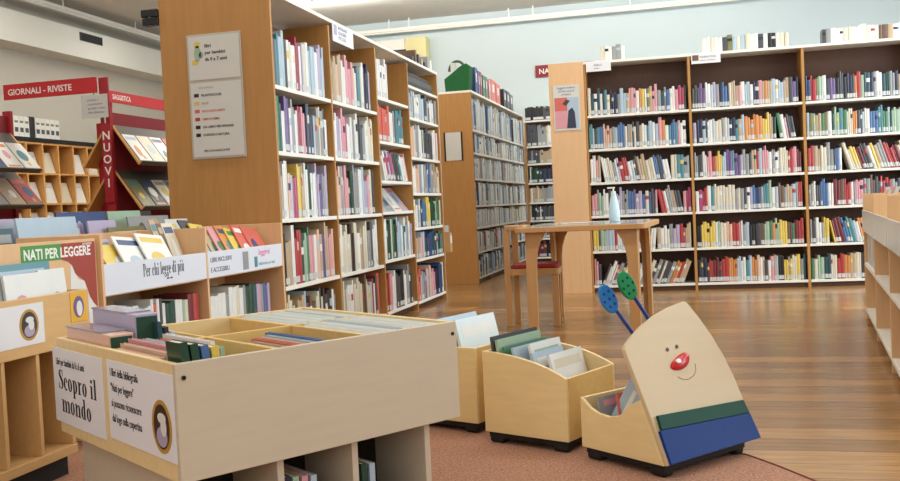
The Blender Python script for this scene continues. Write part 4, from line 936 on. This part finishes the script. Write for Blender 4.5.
# ---------------------------------------------------------------- browser bin behind, picture books standing
bu = thing('picture_book_bin', 'wooden browser bin behind the banner full of standing picture books', 'display unit', (0, 0, 0))
for y in (3.02, 5.33): MB().box(-3.30, -2.86, y - 0.009, y + 0.009, 0.008, 0.80, PEACH).build('end_panel', bu)
MB().box(-2.876, -2.86, 3.0295, 5.3205, 0.008, 0.80, PEACH).build('front_panel', bu)
MB().box(-3.30, -3.284, 3.0295, 5.3205, 0.008, 0.80, PEACH).build('back_panel', bu)
MB().box(-3.283, -2.877, 3.03, 5.32, 0.60, 0.618, PEACH).build('bin_floor', bu)
bk = [(-2.90, 3.40, 0.2, 0.33, 'dteal'), (-2.90, 3.63, 0.43, 0.375, 'pblue'), (-2.97, 3.85, 0.36, 0.34, 'lilac'), (-3.06, 3.70, 0.3, 0.375, 'lilac'), (-3.06, 4.13, 0.42, 0.40, 'dkblue'), (-2.92, 4.18, 0.24, 0.35, 'lilac'), (-2.89, 4.30, 0.34, 0.31, 'olive'),
      (-3.06, 4.57, 0.32, 0.40, 'pgreen'), (-2.96, 4.60, 0.42, 0.365, 'grey'), (-2.91, 4.80, 0.2, 0.30, 'white'), (-2.95, 4.96, 0.26, 0.34, 'white'), (-3.10, 3.10, 0.4, 0.37, 'purple'), (-2.95, 3.15, 0.4, 0.34, 'teal'), (-3.18, 4.9, 0.3, 0.40, 'dkgrey')]
BINART = {'pblue': [('r', 0.38, 0.0, 0.98, 0.62, 'white'), ('e', 0.2, 0.6, 0.12, 0.14, 'ice')], 'dkblue': [('e', 0.42, 0.82, 0.04, 0.06, 'pblue')], 'grey': [('e', 0.3, 0.7, 0.1, 0.2, 'dkgrey'), ('r', 0.5, 0.5, 0.9, 0.75, 'white'), ('e', 0.62, 0.88, 0.12, 0.08, 'tan')]}
bk.sort(key=lambda b: b[1])
for i, (x, y, w_, h_, c) in enumerate(bk):
    cover('picture_book', f"{CNAME[c]} picture book standing in the bin behind the banner, {ordinal(i + 1)} from left", 'picture book', 'picture books in the browser bin', facePX(x, y, 0.6195, math.radians(8)), w_, h_, 0.010, c, BINART.get(c) or accents(rng, True))

# ---------------------------------------------------------------- magazine corner on the left
def mag_rack(label, cx, y0, y1, tiers, hw):
    r = thing('magazine_rack', label, 'magazine rack', (cx, y0, 0)); L = y1 - y0
    for y in (0, L):
        MB().box(-0.045, 0.045, y - 0.02, y + 0.02, 0, 2.08, REDM).build('post', r, bevel=0.004)
    MB().box(-0.012, 0.012, 0.021, L - 0.021, 0.55, 2.03, REDD).build('centre_board', r)
    MB().box(-0.28, 0.28, -0.02, L + 0.02, 0.0, 0.45, DARK).build('base', r)
    MB().box(-0.27, -0.20, 0.2, 0.24, 0, 1.95, REDM).build('post', r, bevel=0.004)
    MB().box(-0.199, -0.046, 0.2, 0.23, 1.0, 1.2, REDM).build('cross_panel', r)
    for z in tiers:
        for sx in (-1, 1):
            prof = [(sx * 0.02, z + 0.40), (sx * 0.035, z + 0.405), (sx * (hw + 0.012), z + 0.025), (sx * (hw + 0.03), z + 0.045), (sx * (hw + 0.036), z + 0.035), (sx * hw, z)]
            if sx > 0: prof = prof[::-1]
            MB().prism(prof, 'y', 0.03, L - 0.03, GREYM if sx > 0 else CUBBY).build('sloped_shelf', r)
            for y in (0.012, L - 0.03): MB().prism(prof, 'y', y, y + 0.017, CUBBY).build('shelf_cheek', r)
    return r
mag_rack('red magazine rack with the vertical NUOVI lettering on its post', -5.40, 8.02, 9.5, (1.50, 1.06), 0.30)
mb = MB()
nv = thing('vertical_sign', 'vertical red NUOVI sign on the post of the magazine rack', 'sign', (-5.40, 7.998, 1.2))
MB().box(-0.05, 0.05, -0.02, 0, -0.05, 1.16, REDM).build('board', nv)
mb = MB()
for i, ch_ in enumerate('NUOVI'): mb.text(ch_, 0.115, frameM((0, -0.0205, 0.56 - i * 0.115), (1, 0, 0), (0, 0, 1)), CRW, 1.0, 'CENTER', bold=0.002)
MB().text('I', 0.115, frameM((0, -0.0205, 0.72), (1, 0, 0), (0, 0, 1)), CRW, 1.0, 'CENTER', bold=0.002).build('lettering', nv)
mb.build('lettering', nv)
def mags(cx, hw, y0, n, z, cols_, where, sx=1):
    sl = math.atan2(hw - 0.025, 0.37)
    for i in range(n):
        c = cols_[i % len(cols_)]
        M = T(cx + hw + 0.004, y0 + i * 0.235, z + 0.0345) @ RZ(math.pi / 2) @ RX(-sl) @ T(0, -0.0085, 0.0)
        cover('magazine', f"{CNAME[c]} magazine, {ordinal(i + 1)} from left on the {where}", 'magazine', f'magazines on the {where}', M, 0.215, 0.34, 0.006, c, accents(rng))
mags(-5.40, 0.30, 8.07, 6, 1.50, ['white', 'cream', 'white', 'red', 'pink', 'white'], 'upper tier right of the NUOVI post')
mags(-5.40, 0.30, 8.07, 6, 1.06, ['olive', 'dkgrey', 'white', 'grey', 'black', 'white'], 'lower tier right of the NUOVI post')
mag_rack('red magazine rack at the far left edge of the view', -6.34, 6.1, 7.78, (1.46, 1.12), 0.34)
mags(-6.34, 0.34, 6.15, 7, 1.46, ['white', 'dkblue', 'white', 'pblue', 'dkblue', 'white'], 'upper tier of the far left rack')
mags(-6.34, 0.34, 6.15, 7, 1.12, ['red', 'white', 'coral', 'dkblue', 'grey', 'tan'], 'lower tier of the far left rack')
hs = thing('hanging_sign', 'long red Giornali Riviste sign above the magazine racks', 'sign', (-6.50, 7.95, 2.215))
MB().box(0, 1.045, -0.012, 0.012, 0, 0.15, REDS).build('board', hs)
MB().text('GIORNALI - RIVISTE', 0.085, frameM((0.05, -0.0125, 0.042), (1, 0, 0), (0, 0, 1)), CRW, 0.98, bold=0.0016).build('lettering', hs)
h2 = thing('hanging_sign', 'red Saggistica sign receding along the top of the magazine rack', 'sign', (-5.385, 8.03, 2.13), math.pi / 2)
MB().box(0.0, 1.45, -0.012, 0.012, 0, 0.11, REDS).build('board', h2)
MB().text('SAGGISTICA', 0.07, frameM((0.05, -0.0125, 0.03), (1, 0, 0), (0, 0, 1)), CRW, 0.8, bold=0.0014).build('lettering', h2)
for x in (0.03, 1.42): MB().box(x - 0.012, x + 0.012, -0.01, 0.01, -0.05, -0.0005, REDM).build('bracket', h2)
pc = thing('paper_notice', 'white paper notice hanging below the corner of the red signs', 'notice', (-5.60, 7.90, 1.965))
MB().box(0, 0.29, 0, 0.003, 0, 0.225, PAPERG).build('sheet', pc)
mb = MB()
for i, s in enumerate(('prestito e', 'consultazione', 'giornali e riviste', 'della biblioteca')): mb.text(s, 0.03, frameM((0.07, -0.0005, 0.165 - i * 0.04), (1, 0, 0), (0, 0, 1)), BM['magenta'] if i == 1 else BM['purple'], 1.0)
mb.build('lettering', pc)
MB().box(0.14, 0.15, -0.001, 0.003, 0.2255, 0.25, GREYM).build('clip', pc)
# pigeonhole cabinet by the left wall
CX = -8.4
cu = thing('pigeonhole_cabinet', 'tall pine pigeonhole cabinet of sloping white folders by the left wall', 'cabinet', (CX, 10.30, 0))
ncol, nrow, pw, ph_ = 8, 5, 0.325, 0.41
for i in range(ncol + 1): MB().box(-0.40, 0, i * pw - 0.014, i * pw + 0.014, 0, 2.08, CUBBY).build('upright', cu)
for j in range(nrow + 1):
    for i in range(ncol): MB().box(-0.38, -0.004, i * pw + 0.0145, (i + 1) * pw - 0.0145, j * ph_ + 0.005, j * ph_ + 0.03, CUBBY).build('shelf', cu)
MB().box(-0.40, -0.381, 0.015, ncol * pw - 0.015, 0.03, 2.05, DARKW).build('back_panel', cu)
MB().box(-0.41, 0.006, -0.016, ncol * pw + 0.016, 2.0805, 2.14, DARK).build('top_board', cu)
for i in range(ncol):
    for j in range(1, nrow):
        if (i * 7 + j * 3) % 11 == 0: continue
        c = 'white' if (i + j) % 3 else 'cream'
        cover('folder', f"{CNAME[c]} pigeonhole folder, {['', 'fourth', 'third', 'second', 'top'][j]} row, {ordinal(i + 1)} across", 'folder', 'folders in the pigeonholes',
              facePX(CX - 0.035, 10.30 + i * pw + 0.03, j * ph_ + 0.032, math.radians(17)), 0.262, 0.30, 0.03, c, [('r', 0.15, 0.75, 0.85, 0.8, 'pblue')] if (i + j) % 2 else [])
for i in range(9):
    y = 10.34 + i * 0.10 + (0.12 if i > 3 else 0)
    b = thing('archive_box', f"white archive box on the pigeonhole cabinet, {ordinal(i + 1)} from left", 'box', (CX - 0.02, y, 2.1405), 0, 'archive boxes on the pigeonhole cabinet')
    MB().box(-0.25, 0, 0, 0.095, 0, 0.27, BM['white']).build('case', b, bevel=0.003)
    MB().box(0.0003, 0.001, 0.015, 0.08, 0.06, 0.12, BM['dkgrey']).build('label_strip', b)
    MB().box(0.0003, 0.001, 0.015, 0.08, 0.18, 0.21, BM['olive']).build('label_strip', b)
b = thing('archive_box', 'black box between the white archive boxes on pigeonhole cabinet', 'box', (CX - 0.02, 10.745, 2.1405))
MB().box(-0.25, 0, 0, 0.10, 0, 0.28, BM['black']).build('case', b, bevel=0.003)
lb_ = thing('low_cabinet', 'dark low cabinet behind the magazine rack by the tall bookcase', 'cabinet', (-5.0, 11.2, 0))
MB().box(0, 1.4, 0, 0.5, 0.0, 1.10, DARK).build('body', lb_, bevel=0.004); MB().box(-0.02, 1.42, -0.02, 0.52, 1.1005, 1.13, DARKW).build('top', lb_)
MB().box(0.1, 1.3, -0.006, -0.0005, 0.1, 1.0, DARKW).build('door', lb_)

# ---------------------------------------------------------------- low bookcase at the right edge
RO = (1.255, 7.24, 0); RA = math.atan2(-0.993, -0.119)
ru_ = thing('low_bookcase', 'low pale double bookcase with tray fronts at the right edge', 'bookcase', RO, RA)
# local x runs towards the viewer, local +y lies to the right of travel away from aisle (negative y here)
for x in (0, 1.08, 2.16, 3.24): MB().box(x - 0.011, x + 0.011, 0.0, 0.36, 0.0, 0.905, PEACH).build('upright', ru_, bevel=0.002)
MB().box(0.0115, 3.2285, 0.345, 0.36, 0.03, 0.90, PEACH).build('back_panel', ru_)
for k in range(3):
    x0, x1 = k * 1.08 + 0.0115, (k + 1) * 1.08 - 0.0115
    for z in (0.08, 0.41): MB().box(x0, x1, 0.0, 0.344, z - 0.022, z, WHITE).build('shelf', ru_)
    MB().prism([(0.005, 0.665), (0.005, 0.65), (0.344, 0.80), (0.344, 0.815)][::-1], 'x', x0, x1, WHITE).build('sloped_shelf', ru_)
    MB().box(x0, x1, -0.008, 0.0, 0.64, 0.79, ACRYL).build('tray_front', ru_)
    MB().box(x0, x1, 0.04, 0.33, 0.0, 0.055, PEACH).build('plinth', ru_)
RM = T(*RO) @ RZ(RA)
for i in range(5):
    c = ['white', 'ice', 'pink', 'pink', 'white'][i]
    cover('picture_book', f"{CNAME[c]} picture book on the low right bookcase's sloped tray, {ordinal(i + 1)} from far end", 'picture book', 'picture books on the low right bookcase', RM @ T(0.03 + i * 0.205, 0.05, 0.692) @ RX(-math.radians(22)), 0.19, 0.275, 0.008, c, accents(rng))
for i in range(22):
    c = (['white', 'grey', 'white', 'tan', 'white', 'dkgrey', 'cream', 'white', 'brown', 'white', 'pink', 'white'] * 2)[i]
    mb = MB(); book_geo(mb, Matrix.Identity(4), 0.035, 0.235 - 0.01 * (i % 3), 0.18, c, True, None)
    o = mb.build('book', None); o.matrix_world = RM @ T(0.04 + i * 0.037, 0.02, 0.4105); tag(o, f"{CNAME[c]} book on the middle shelf of the low right bookcase, {ordinal(i + 1)} from far end", 'book', 'books in the low right bookcase')
